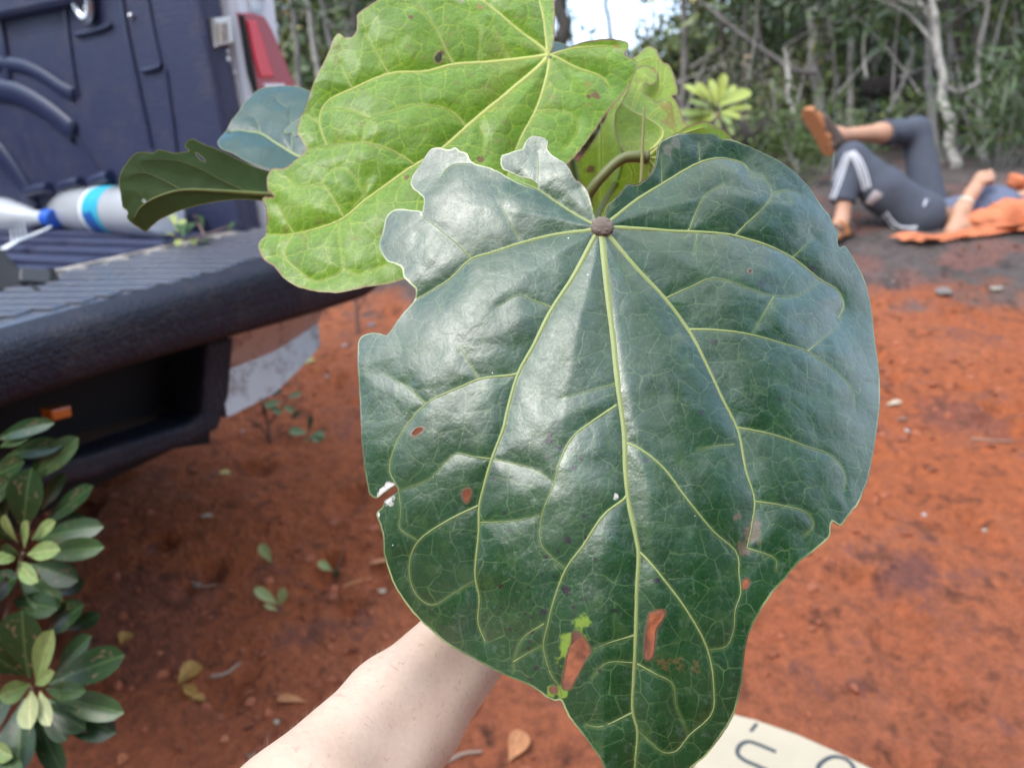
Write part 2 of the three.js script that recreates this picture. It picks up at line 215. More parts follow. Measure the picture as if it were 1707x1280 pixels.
B(1512, 6.8, [[1500, 190], [1518, 110], [1520, 40], [1535, -30]], 9, 0, 1, 113, 'thin leaning whitish stem left of the paired trunks above the knee');
B(1457, 7.6, [[1456, 120], [1455, 55]], 12, 3, 1, 114, 'short broken pale stump among green leaves above the bare calf', { more: 0.05, bare: true, limbs: 1, spread: 0.2 });
B(1690, 6.4, [[1688, 160], [1694, 80], [1690, -20]], 10, 1, 0, 115, 'grey stem at the right edge of the photo above the neck of the lying person');
B(500, 6.2, [[498, 110], [490, 40], [484, -30]], 11, 1, 1, 116, 'grey stem just right of the red tail light');
B(530, 6.8, [[528, 120], [516, 50], [508, -30]], 12, 3, 4, 117, 'leaning pale stem, middle one between the tail light and the yellow-green leaf');
B(570, 5.8, [[562, 120], [545, 50], [534, -20]], 10, 1, 0, 118, 'leaning grey stem nearest the notched left edge of the yellow-green leaf');
B(590, 7.8, [[588, 110], [578, 30], [572, -30]], 12, 2, 1, 119, 'dark stem partly behind the upper left edge of the yellow-green leaf');
// trees without marks of their own, deeper in
{
  const r = rng(77); let k = 0;
  const one = (px, d, w) => { const p = foot(px, d), lean = (r() - 0.5) * 0.5; const h = 4 + 3 * r(); tree('slender tree standing deep in the forest, trunk hazy and blurred', [p, V3(p.x + lean * 0.4, p.y + h * 0.45, p.z), V3(p.x + lean, p.y + h, p.z + 0.2)], w / 2 * d / FPX, w / 6 * d / FPX, BARK[[1, 3, 1, 2][k % 4]], leafMats[[0, 1, 3, 0, 2][k % 5]], 300 + k, { group: 'slender trees deep in the forest', from: 0.3, limbs: 7, spread: 0.9, count: 20, len: 0.17, wid: 0.06 }); k++; };
  for (let i = 0; i < 34; i++) { let px = 1130 + i * 23 + r() * 18; if (px > 1860) px = 440 + (px - 1860) * 2.2; one(px, 7 + 7 * r(), 8 + 8 * r()); }
  for (let i = 0; i < 9; i++) one(400 + i * 56 + r() * 30, 8 + 5 * r(), 8 + 7 * r());
  // unseen trees added behind and beside the camera to darken what the leaves mirror
  for (let i = 0; i < 16; i++) { const a = Math.PI * (0.08 + 0.84 * (i + 0.5) / 16) * (1) , R = 5.8 + 1.8 * r(), p = V3(Math.cos(a) * R * 1.05, 0, Math.sin(a) * R + 0.5); p.y = relief(p.x, p.z) - 0.1; const h = (p.x > -0.6 || p.x < -4.2 ? 4 : 6.8) + 2 * r(); tree('unseen leafy tree added behind the camera to darken reflections', [p, V3(p.x, p.y + h * 0.5, p.z), V3(p.x + 0.3 * (r() - 0.5), p.y + h, p.z)], 0.11, 0.04, BARK[1], darkLeaf, 500 + i, { group: 'unseen trees added behind the camera to darken reflections', from: 0.22, limbs: 13, spread: 1.7, count: 75, len: 0.28, wid: 0.1 }); }
}
// shrubs of the undergrowth
{
  const r = rng(99), kinds = [];
  for (let k = 0; k < 7; k++) { const q = rng(900 + k), stems = [], tufts = [], n = 6 + (q() * 5 | 0), strap = k === 3 || k === 6, tall = 0.55 + 0.5 * q(); for (let i = 0; i < n; i++) { const a = q() * 6.28, sp = 0.18 + 0.3 * q(), h = tall * (0.5 + 0.6 * q()), b = V3(Math.cos(a) * sp, h, Math.sin(a) * sp); stems.push([V3(0.05 * Math.cos(a), 0, 0.05 * Math.sin(a)), b, 0.009, 0.004]); for (let m = 0; m < 3; m++) tufts.push([b.clone().multiplyScalar(0.55 + 0.25 * m), V3(1, 0.8, 1).multiplyScalar(0.12 + 0.08 * q()), strap ? 16 : 22, strap ? 0.24 : 0.085, strap ? 0.022 : 0.034, strap ? -0.4 : 0]); }
    const t = new THREE.Group(); part(t, 'stem', limbs(q, stems), BARK[k % 2 ? 1 : 3]); part(t, 'foliage', foliage(tufts, 40 + k), leafMats[[0, 1, 3, 0, 4, 2, 1][k]]); kinds.push(t); }
  const put = (px, d, k, s, label, group) => { const p = foot(px, d), t = kinds[k].clone(); t.name = numbered('shrub'); t.position.copy(p); t.rotation.y = r() * 6.28; t.scale.setScalar(s); t.userData = { label, category: 'shrub' }; if (group) t.userData.group = group; scene.add(t); };
  put(1660, 4.7, 3, 0.75, 'long-leaved green plant just behind the fist of the lying person'); put(1300, 4.6, 1, 0.6, 'low green shrub at the foot of the short dead trunk, left of the raised sandal'); put(1345, 4.5, 6, 0.55, 'low strap-leaved green plant under the raised sandal'); put(1690, 4.9, 6, 0.6, 'strap-leaved plant at the right edge behind the shoulder of the lying person');
  put(1250, 5.6, 0, 0.55, 'green leafy shrub left of the short dead trunk, behind the yellow-green sapling'); put(1400, 5.6, 2, 0.5, 'light green shrub right behind the bare calf of the lying person'); put(1460, 5.3, 1, 0.45, 'small green shrub seen between the two raised knees'); put(1530, 6.0, 5, 0.7, 'bright green shrub left of the paired trunks above the higher knee'); put(1630, 5.5, 0, 0.5, 'green shrub between the whitish trunk and the slim stem');
  for (let i = 0; i < 84; i++) { const u = i / 84; let px, d; if (u < 0.72) { px = 1090 + r() * 760; d = 6.9 + 6 * Math.pow(r(), 0.9); } else { px = 420 + r() * 560; d = 6.8 + 5 * r(); } put(px, d, r() * 7 | 0, (px > 920 && px < 1120 ? 0.45 : 0.7 + 0.7 * r() + (d > 9 ? 0.7 : 0)), 'leafy undergrowth shrub among the trunks behind the clearing', 'undergrowth shrubs among the trunks'); }
}
// dead branches lying and leaning in the undergrowth
{
  const r = rng(123); const stick = (p, label, w, depth, bark = 3, group) => { const L = smoothPts(p.map(([x, y, dd]) => F(x, y, depth + (dd ?? 0))), 16); lone('dead_branch', label, 'branch', tube(L, (t) => lerp(w, w * 0.45, t) / 2 * depth / FPX, 7), BARK[bark], null, group); };
  stick([[1362, 122], [1330, 118], [1290, 95], [1240, 60], [1190, 20], [1150, -10]], 'long thin dead branch slanting from the grey trunk up to the left', 10, 6.1, 1);
  stick([[1590, 160], [1620, 145], [1655, 132], [1700, 140]], 'curved pale root arching right of the whitish trunk', 10, 5.2, 3); stick([[1575, 145], [1605, 160], [1628, 185]], 'pale root dropping from the whitish trunk towards the slim stem', 9, 5.0, 3); stick([[1580, 178], [1605, 192], [1622, 214]], 'lower pale root beside the orange dead leaf', 8, 4.9, 1); stick([[1640, 190], [1665, 150], [1700, 110]], 'pale dead branch leaning right of the slim stem', 9, 5.2, 3); stick([[1500, 130], [1560, 108], [1610, 96]], 'grey branch lying across above the higher knee', 8, 5.9, 1); stick([[1480, 190], [1505, 140], [1515, 100]], 'forked grey branch rising behind the higher knee', 9, 5.6, 3);
  { const lg = (label, p, w, d) => { const L = smoothPts(p.map(([x, y, dd]) => F(x, y, d + (dd ?? 0))), 20); lone('painted_hollow', label, 'log', tube(L, (t) => w / 2 * d / FPX * (0.85 + 0.35 * vnoise(t * 7, w, 3)), 12), std({ color: C(0.022, 0.016, 0.014), roughness: 0.95 })); }; lg('near-black tube painted as the shaded hollow behind the yellow-green sapling', [[1180, 246, 0.5], [1240, 232], [1290, 226], [1345, 236, 0.2]], 52, 4.9); lg('near-black tube painted as shade under the tangled roots right of the whitish trunk', [[1560, 200, 0.8], [1620, 190], [1680, 186], [1760, 180, 0.4]], 50, 5.9); lg('small near-black tube painted as shade between the pale trunks above the higher knee', [[1445, 150, 0.3], [1490, 142], [1540, 146, 0.2]], 34, 6.1); }  // near-black tubes: shade of the hollows painted in as solid shapes
  for (let i = 0; i < 76; i++) { const px = i < 54 ? 1100 + r() * 650 : 440 + r() * 520, d = 5 + 3.5 * r(), y = 60 + 220 * r(), a = (r() - 0.5) * 2.4 + 1.57, len = 60 + 130 * r(); stick([[px, y], [px + Math.cos(a) * len * 0.5 + 12 * (r() - 0.5), y - Math.sin(a) * len * 0.5 + 14 * (r() - 0.5)], [px + Math.cos(a) * len, y - Math.sin(a) * len, 0.4 * (r() - 0.5)]], 'thin grey dead twig tangled in the undergrowth', 2.5 + 4 * r(), d, r() < 0.6 ? 3 : 1, 'dead twigs tangled in the undergrowth'); }
}
// the far wood that reads as one mass, with a bright gap of sky over the middle
{
  const r = rng(55), geo = foliage([[V3(0, 0, 0), V3(0.75, 0.6, 0.75), 110, 0.24, 0.085]], 9), N = 760, m = new THREE.InstancedMesh(geo, leafMats[1], N), mt = new THREE.Matrix4(), q = new THREE.Quaternion(), col = new THREE.Color(); m.name = 'far_forest'; m.userData = { kind: 'stuff', label: 'dense far forest foliage closing the view behind the trunks', category: 'forest' };
  let k = 0; while (k < N) { const d = 11 + 9 * r(), px = -700 + 3200 * r(), up = r(), p = at(px, 640, d), y = 0.2 + 6.5 * up * (px > 900 && px < 1140 ? 0.12 : 1) + d * 0.01; p.y = y; const gap = px > 800 && px < 1240 && y > 0.6 + 0.02 * d; if (gap && (r() < 0.97 || (px > 880 && px < 1170))) continue; q.setFromEuler(new THREE.Euler(r() * 6, r() * 6, r() * 6)); const s = 0.8 + 0.7 * r(); mt.compose(p, q, V3(s, s, s)); m.setMatrixAt(k, mt); const t = 0.5 + 0.9 * r(); m.setColorAt(k, col.setRGB(t * (0.9 + 0.3 * r()), t, t * (0.8 + 0.5 * r()))); k++; }
  m.castShadow = m.receiveShadow = true; scene.add(m);
}

// ---------------------------------------------------------------- pickup truck with its tailgate let down
const TR = (() => {
  const yaw = 28 * Math.PI / 180, zt = 0.9, c = V3(Math.sin(yaw), 0, -Math.cos(yaw)), fwd = V3(-Math.cos(yaw), 0, -Math.sin(yaw)), rear = fwd.clone().negate(), up = V3(0, 1, 0), far = onY(640, 392, zt), GATE = 0.45, hinge = far.clone().addScaledVector(fwd, GATE), W = 1.42;
  const P = (s, k, h) => hinge.clone().addScaledVector(fwd, s).addScaledVector(c, k).addScaledVector(up, h);       // s forward of the hinge, k towards the far side, h above the bed floor
  const onPlane = (px, py, o, n) => { const d = ray(px, py); return EYE.clone().addScaledVector(d, o.clone().sub(EYE).dot(n) / d.dot(n)); };
  const wall = (px, py) => { const q = onPlane(px, py, hinge, c).sub(hinge); return [q.dot(fwd), q.y]; };            // on the inner face of the far side
  const back = (px, py, off) => { const q = onPlane(px, py, P(-off, 0, 0), rear).sub(hinge); return [q.dot(c), q.y]; }; // on a plane across the truck, off behind the hinge
  const frame = (x, y, z, o) => { const m = new THREE.Matrix4().makeBasis(x, y, z); m.setPosition(o); return m; };
  return { c, fwd, rear, up, zt, far, hinge, W, GATE, P, wall, back, frame };
})();
const truck = thing('pickup_truck', 'pickup truck on the left with black bed liner and its tailgate let down', 'pickup truck', V3(TR.hinge.x, relief(TR.hinge.x, TR.hinge.z), TR.hinge.z));
{
  const { c, fwd, rear, up, P, W, GATE, wall, back, frame } = TR, T = truck;
  const grain = tex(512, 512, (u, v, o) => { const a = worley(u * 70, v * 70, 4), b = worley(u * 31, v * 31, 9); o[0] = o[1] = o[2] = clamp(0.6 * (a[1] - a[0]) + 0.5 * (b[1] - b[0]), 0, 1); }, { srgb: false });
  const dust = (r, g, b, k) => tex(512, 512, (u, v, o) => { const n = fbm(u * 9, v * 9, 5, 3), f = fbm(u * 70, v * 70, 3, 8), s = sst(0.52, 0.85, n * 0.7 + f * 0.45) * k; o[0] = lerp(r, 0.16, s); o[1] = lerp(g, 0.12, s); o[2] = lerp(b, 0.10, s); });
  const rough = tex(256, 256, (u, v, o) => { o[0] = o[1] = o[2] = 0.42 + 0.28 * fbm(u * 12, v * 12, 4, 6); }, { srgb: false });
  const liner = std({ map: dust(0.026, 0.033, 0.08, 0.14), bumpMap: grain, bumpScale: 0.0009, roughness: 1, roughnessMap: rough }), ridgeM = std({ color: C(0.026, 0.033, 0.075), roughness: 0.34 }), gateM = phys({ map: dust(0.06, 0.066, 0.09, 0.4), bumpMap: grain, bumpScale: 0.0002, clearcoat: 1, clearcoatRoughness: 0.4, roughness: 0.5, roughnessMap: rough }), plastic = phys({ specularIntensity: 0.6, map: dust(0.012, 0.014, 0.024, 0.1), bumpMap: grain, bumpScale: 0.0028, roughness: 0.58 }), white = phys({ color: C(0.62, 0.64, 0.66), roughness: 0.3, clearcoat: 1, clearcoatRoughness: 0.1 }), steel = std({ color: C(0.5, 0.48, 0.45), metalness: 0.8, roughness: 0.35 }), sill = std({ map: dust(0.42, 0.37, 0.32, 0.7), roughness: 0.55, metalness: 0.2 }), chrome = std({ map: dust(0.72, 0.72, 0.72, 0.25), metalness: 0.9, roughness: 0.24 }), dark = std({ color: C(0.008, 0.008, 0.01), roughness: 0.9 }), rubber = std({ color: C(0.02, 0.02, 0.02), roughness: 0.9 });
  const uvBox = (g) => { const p = g.attributes.position, n = g.attributes.normal, uv = []; for (let i = 0; i < p.count; i++) { const x = Math.abs(n.getX(i)), y = Math.abs(n.getY(i)), z = Math.abs(n.getZ(i)); if (z >= x && z >= y) uv.push(p.getX(i) / 0.5, p.getY(i) / 0.5); else if (y >= x) uv.push(p.getX(i) / 0.5, p.getZ(i) / 0.5); else uv.push(p.getZ(i) / 0.5, p.getY(i) / 0.5); } g.setAttribute('uv', new THREE.Float32BufferAttribute(uv, 2)); return g; };
  // a slab given by its outline [a, b] in the plane (x, y), thickness along z = x cross y, front face at the plane
  const slab = (name, pts, x, y, o, thick, mat, bevel = 0.004, parent = T, label) => { const s = new THREE.Shape(pts.map(([a, b]) => new THREE.Vector2(a, b))), g = new THREE.ExtrudeGeometry(s, { depth: thick - 2 * bevel, bevelEnabled: bevel > 0, bevelSize: bevel, bevelOffset: -bevel, bevelThickness: bevel, bevelSegments: 2, curveSegments: 10 }); uvBox(g); g.translate(0, 0, -thick + bevel); g.applyMatrix4(frame(x, y, V3().crossVectors(x, y), o)); return part(parent, name, local(g, parent), mat, label); };
  const box = (name, a, b, mat, r = 0.005, parent = T, label) => { const lo = a.map((v, i) => Math.min(v, b[i])), hi = a.map((v, i) => Math.max(v, b[i])), g = uvBox(rbox(hi[0] - lo[0], hi[2] - lo[2], hi[1] - lo[1], Math.min(r, (hi[0] - lo[0]) / 2.2, (hi[2] - lo[2]) / 2.2, (hi[1] - lo[1]) / 2.2))); g.translate((lo[0] + hi[0]) / 2, (lo[2] + hi[2]) / 2, -(lo[1] + hi[1]) / 2); const z = c.clone().negate(); g.applyMatrix4(frame(V3().crossVectors(up, z), up, z, P(0, 0, 0)).multiply(new THREE.Matrix4())); return part(parent, name, local(g, parent), mat, label); };
  const sgn = Math.sign(V3().crossVectors(up, c.clone().negate()).dot(fwd)); // box x runs forward when +1
  const bx = (name, s0, s1, k0, k1, h0, h1, mat, r, parent, label) => box(name, [s0 * sgn, k0, h0], [s1 * sgn, k1, h1], mat, r, parent, label);
  const L = 1.5, HW = 0.6;
  bx('bed_floor', 0.02, L, -W, 0, -0.05, -0.004, liner, 0.004); 
  for (let i = 0; i < 13; i++) bx('floor_rib', 0.03, L - 0.05, -0.06 - i * 0.105, -0.105 - i * 0.105, -0.006, 0.008, liner, 0.005);
  const side = bx('bed_side', 0.0, L, 0.0, 0.07, -0.05, HW, liner, 0.012); bx('bed_front', L, L + 0.06, -W - 0.07, 0.07, -0.05, HW, liner, 0.012);
  bx('outer_panel', 0.0, L + 0.1, 0.072, 0.16, -0.36, HW + 0.005, white, 0.03); 
  // relief of the liner on the far side, drawn on its inner face
  const onW = (pts, lift) => pts.map(([x, y]) => { const [s, h] = wall(x, y); return P(s, -lift, h); });
  const ridge = (name, pts, w, lift = 0.003, flat = 0.32) => { const L3 = smoothPts(onW(pts, lift), 24), px = L3[0].distanceTo(EYE) / FPX; return part(side, name, local(tube(L3, (t) => w * px / 2, 12, c, flat), side), ridgeM); };
  ridge('wheel_housing_ridge', [[-60, 108], [-20, 104], [20, 107], [41, 111], [61, 120], [81, 132], [101, 146], [124, 158]], 17); ridge('wheel_housing_ridge', [[-90, 160], [-40, 150], [0, 150], [30, 156], [61, 172], [91, 193], [125, 222]], 27, 0.003, 0.34); ridge('wheel_housing_ridge', [[-60, 210], [-20, 235], [0, 255], [25, 290], [48, 330], [56, 350]], 32, 0.003, 0.36);
  ridge('liner_ridge', [[-4, 20], [4, 60], [10, 100], [14, 140]], 15); ridge('liner_ridge', [[105, -10], [112, 40], [120, 100], [130, 160]], 6); ridge('liner_ridge', [[200, -20], [213, 60], [232, 150], [252, 245]], 8); ridge('liner_ridge', [[243, -20], [256, 50], [269, 108]], 5); ridge('liner_ridge', [[128, 58], [158, 52], [186, 42]], 7, 0.004, 1); ridge('liner_ridge', [[238, 118], [255, 115], [270, 109]], 7, 0.004, 1); ridge('liner_ridge', [[122, 222], [150, 262], [176, 300]], 5); ridge('liner_ridge', [[276, 115], [288, 200], [300, 300]], 5);
  for (const [a, b, w] of [[[52, 322], [88, 313], 16], [[110, 311], [140, 303], 15], [[162, 303], [190, 293], 17]]) ridge('floor_corrugation', [a, [(a[0] + b[0]) / 2, (a[1] + b[1]) / 2 - 2], b], w, 0.01, 1.2);
  bx('bed_rail', 0.34, L, -0.035, 0.09, HW - 0.02, HW + 0.03, liner, 0.016); bx('bed_rail', 0.0, 0.34, -0.012, 0.09, HW - 0.01, HW + 0.03, liner, 0.012);
  { const [s, h] = wall(147, 4), o = P(s, -0.016, h), g = new THREE.TorusGeometry(0.03, 0.011, 12, 28); g.scale(0.85, 1.25, 1); g.applyMatrix4(frame(fwd, up, c, o)); const rg = part(side, 'tie_down_ring', local(g, side), chrome); const d = new THREE.CylinderGeometry(0.026, 0.03, 0.012, 24); d.rotateX(Math.PI / 2); d.applyMatrix4(frame(fwd, up, c, P(s, -0.006, h))); part(side, 'ring_plate', local(d, side), chrome); const [s2, h2] = wall(220, 27), q = new THREE.SphereGeometry(0.007, 12, 8); q.applyMatrix4(frame(fwd, up, c, P(s2, -0.004, h2))); part(side, 'screw', local(q, side), chrome); }
  // rear corner: post with latch, bolts and lamp
  const bk = (pts, off) => pts.map(([x, y]) => back(x, y, off)), rx = c, at0 = (off) => P(-off, 0, 0), slabB = (name, pts, off, th, mat, bev, parent, label) => slab(name, bk(pts, off), c, up, at0(off), th, mat, bev, parent, label);
  const post = slabB('rear_post', [[330, -60], [392, -60], [404, 20], [424, 110], [446, 230], [452, 372], [432, 372], [392, 200], [356, 60]], 0.004, 0.09, sill, 0.004); slabB('rear_post_edge', [[322, -60], [334, -60], [352, 60], [386, 200], [428, 372], [420, 372], [378, 200], [344, 60]], 0.012, 0.03, liner, 0.005);
  const latch = slabB('latch', [[356, 30], [386, 26], [391, 72], [362, 78]], 0.028, 0.028, steel, 0.004); slabB('latch_bar', [[366, 38], [379, 36], [382, 68], [369, 70]], 0.036, 0.012, sill, 0.003, latch);
  for (const [x, y, w] of [[374, 12, 7], [377, 98, 8], [398, 104, 7], [401, 146, 8], [388, 122, 6], [376, 86, 5]]) { const [k, h] = back(x, y, 0.004), g = new THREE.CylinderGeometry(w * 0.0017 * 0.5, w * 0.0017 * 0.55, 0.008, 6); g.rotateX(Math.PI / 2); g.applyMatrix4(frame(c, up, rear, P(-0.007, k, h))); part(post, 'bolt', local(g, post), steel); }
  slabB('corner_panel', [[386, -60], [446, -60], [440, 24], [398, 20], [416, 100], [436, 180], [452, 372], [500, 372], [505, 162], [425, 165], [408, 90], [393, 10]], -0.004, 0.12, white, 0.006);
  const lamp = slabB('tail_light', [[396, 20], [420, 20], [441, 26], [455, 50], [470, 85], [484, 120], [505, 163], [430, 165], [419, 130], [408, 80]], 0.03, 0.1, phys({ color: C(0.36, 0.008, 0.016), roughness: 0.3, clearcoat: 0.5, clearcoatRoughness: 0.1 }), 0.006);
  slabB('brake_lens', [[412, 34], [428, 34], [440, 70], [452, 112], [458, 128], [434, 130], [424, 96]], 0.034, 0.012, phys({ color: C(0.72, 0.012, 0.03), roughness: 0.3, clearcoat: 0.5, clearcoatRoughness: 0.1 }), 0.004, lamp); slabB('reversing_lens', [[439, 139], [474, 139], [484, 158], [444, 160]], 0.034, 0.012, phys({ color: C(0.75, 0.66, 0.66), roughness: 0.2, clearcoat: 1 }), 0.003, lamp); slabB('lamp_edge', [[400, 24], [407, 24], [426, 122], [432, 160], [427, 163], [416, 122]], 0.034, 0.01, rubber, 0.002, lamp);
  // tailgate: inner skin with ribs, thick rounded plastic edge
  { const n = 60, sec = 18, pos = [], uv = [], idx = []; // the rounded edge: a section swept along the gate, deeper at the far end
    for (let i = 0; i <= n; i++) { const k = -W * (1 - i / n) , dep = lerp(0.082, 0.125, sst(0.35, 1, i / n)), endr = Math.min(1, (1 - i / n) * 14 + 0.0), er = 1 - 0.25 * (1 - Math.sqrt(Math.max(0, 1 - (1 - endr) ** 2)));
      const S = [[-0.12, 0.0], [-0.085, 0.004], [-0.05, 0.006], [-0.026, 0.004], [-0.012, -0.001], [-0.004, -0.009], [0.0, -0.022], [0.001, -0.04], [-0.001, -dep * 0.7], [-0.006, -dep * 0.88], [-0.016, -dep], [-0.05, -dep - 0.004], [-0.12, -dep - 0.004]];
      for (let j = 0; j < S.length; j++) { const p = P(-GATE - S[j][0] * er - (er - 1) * 0.05, k, S[j][1] * er); pos.push(p.x, p.y, p.z); uv.push(k / 0.5, j * 0.03); } }
    const m = 13; for (let i = 0; i < n; i++) for (let j = 0; j < m - 1; j++) { const a = i * m + j; idx.push(a, a + 1, a + m, a + m, a + 1, a + m + 1); } const f = pos.length / 3; { const p = P(-GATE + 0.06, 0, -0.05); pos.push(p.x, p.y, p.z); uv.push(0, 0); for (let j = 0; j < m - 1; j++) idx.push(n * m + j, n * m + j + 1, f); }
    const gate = bx('tailgate', -GATE + 0.1, 0.0, -W + 0.01, -0.01, -0.1, -0.002, gateM, 0.006); part(gate, 'tailgate_edge', local(geoFrom(pos, idx, uv), gate), plastic);
    // raised ribs and a plain band before the edge; their ends step back along the band
    const q = (px, py) => onY(px, py, TR.zt + 0.001);
    for (let i = 0; i < 19; i++) { const y = 386 + 5.2 * i + 0.19 * i * i, xa = 412 - (y - 388) * 4.3, xb = 640 - (y - 392) * 3.1 - 78 - Math.max(0, y - 470) * 1.6 + 6 * Math.sin(i * 2.1), A = q(Math.max(xa, -220), y + 1), Bp = q(xb, y - 1.5), wd = (5.2 + 0.38 * i) * 0.62 * A.distanceTo(EYE) / FPX / 0.26, g = uvBox(rbox(A.distanceTo(Bp), 0.008, Math.min(0.04, wd), 0.0032)); const xd = Bp.clone().sub(A).normalize(), zd = V3().crossVectors(xd, up).normalize(); g.applyMatrix4(frame(xd, up, zd, A.clone().lerp(Bp, 0.5).addScaledVector(up, 0.002))); part(gate, 'rib', local(g, gate), gateM); }
    bx('hinge_strip', -0.03, 0.03, -W, -0.005, -0.012, 0.003, sill, 0.003); for (let i = 0; i < 14; i++) bx('drain_slot', -0.022, -0.002, -0.1 - i * 0.095, -0.15 - i * 0.095, -0.004, 0.0055, dark, 0.002);
    bx('gate_end', -GATE + 0.1, 0.0, -0.011, -0.002, -0.1, -0.004, white, 0.003);
  }
  // bumper under the gate
  const D = 0.30, sB = (name, pts, off, th, mat, bev, parent, label) => slabB(name, pts, off, th, mat, bev, parent, label);
  const bump = sB('bumper', [[-160, 850], [150, 800], [330, 735], [366, 715], [384, 660], [392, 560], [345, 570], [336, 690], [318, 705], [120, 765], [-160, 800]], D, 0.16, plastic, 0.012); { // pressed metal end: an upper face leaning down and a lower face leaning up meet in a crease
    const rows = [[[384, 548], [470, 524], [566, 498]], [[381, 622], [470, 588], [558, 540]], [[378, 696], [460, 655], [550, 578]]], pos = [], idx = []; rows.forEach((row, i) => { for (let k = 0; k <= 8; k++) { const t = k / 4, a = row[Math.min(1, t | 0)], b = row[Math.min(1, t | 0) + 1], f = t - Math.min(1, t | 0), [kk, h] = back(lerp(a[0], b[0], f), lerp(a[1], b[1], f), D), p = P(-D + (i === 1 ? 0.022 : 0.0) + 0.03 * Math.pow(k / 8, 3), kk, h); pos.push(p.x, p.y, p.z); } }); for (let i = 0; i < 2; i++) for (let k = 0; k < 8; k++) { const a = i * 9 + k; idx.push(a, a + 9, a + 1, a + 1, a + 9, a + 10); } for (const [k0, f] of [[0, 0], [8, 1]]) { const n = pos.length / 3; for (let i = 0; i < 3; i++) { const j = (i * 9 + k0) * 3, q = V3(pos[j], pos[j + 1], pos[j + 2]).addScaledVector(fwd, 0.12); pos.push(q.x, q.y, q.z); } for (let i = 0; i < 2; i++) { const a = i * 9 + k0; idx.push(a, a + 9, n + i, n + i, a + 9, n + i + 1); } } const half = (q) => geoFrom(pos.slice(0, 81), idx.slice(q * 48, q * 48 + 48)), g0 = mergeGeometries([half(0), half(1), geoFrom(pos, idx.slice(96))]); { const p = g0.attributes.position, uv = []; for (let i = 0; i < p.count; i++) uv.push((p.getX(i) * c.x + p.getZ(i) * c.z) / 0.3, p.getY(i) / 0.3); g0.setAttribute('uv', new THREE.Float32BufferAttribute(uv, 2)); } part(bump, 'bumper_corner', local(g0, bump), std({ map: dust(0.42, 0.42, 0.42, 0.75), bumpMap: grain, bumpScale: 0.0004, metalness: 0.6, roughness: 0.4 }), 'bare metal end of the bumper reflecting the red soil'); }
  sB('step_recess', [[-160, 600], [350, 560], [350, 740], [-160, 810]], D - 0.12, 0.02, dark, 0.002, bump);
  { const f = [[-160, 805], [120, 770], [318, 712], [340, 690]].map(([x, y]) => back(x, y, D - 0.01)), pos = [], idx = []; f.forEach(([k, h]) => { for (const o of [0.0, 0.11]) { const p = P(-(D - 0.01) + o, k, h + 0.004 + o * 0.1); pos.push(p.x, p.y, p.z); } }); for (let i = 0; i < 3; i++) idx.push(i * 2, i * 2 + 1, i * 2 + 2, i * 2 + 2, i * 2 + 1, i * 2 + 3); part(bump, 'step_tread', local(geoFrom(pos, idx), bump), std({ map: dust(0.07, 0.035, 0.02, 0.5), roughness: 0.9 }), 'dusty brown step tread'); }
  sB('side_marker', [[84, 684], [118, 676], [120, 694], [88, 702]], D + 0.005, 0.03, phys({ color: C(0.6, 0.17, 0.02), roughness: 0.2, clearcoat: 1 }), 0.003, bump, 'small orange marker lamp');
  bx('chassis', -0.05, L, -W * 0.8, -W * 0.2, -0.42, -0.12, dark, 0.02);
  for (const k of [-0.14, -W + 0.14]) { const o = P(0.75, k, 0); o.y = relief(o.x, o.z) + 0.36; const w = part(T, 'wheel', local(new THREE.TorusGeometry(0.26, 0.105, 14, 40).scale(1, 1, 1.1).applyMatrix4(frame(fwd, up, c, o)), T), rubber); const rim = new THREE.CylinderGeometry(0.2, 0.17, 0.12, 28); rim.rotateX(Math.PI / 2); rim.applyMatrix4(frame(fwd, up, c, o)); part(w, 'wheel_rim', local(rim, w), steel); }
}
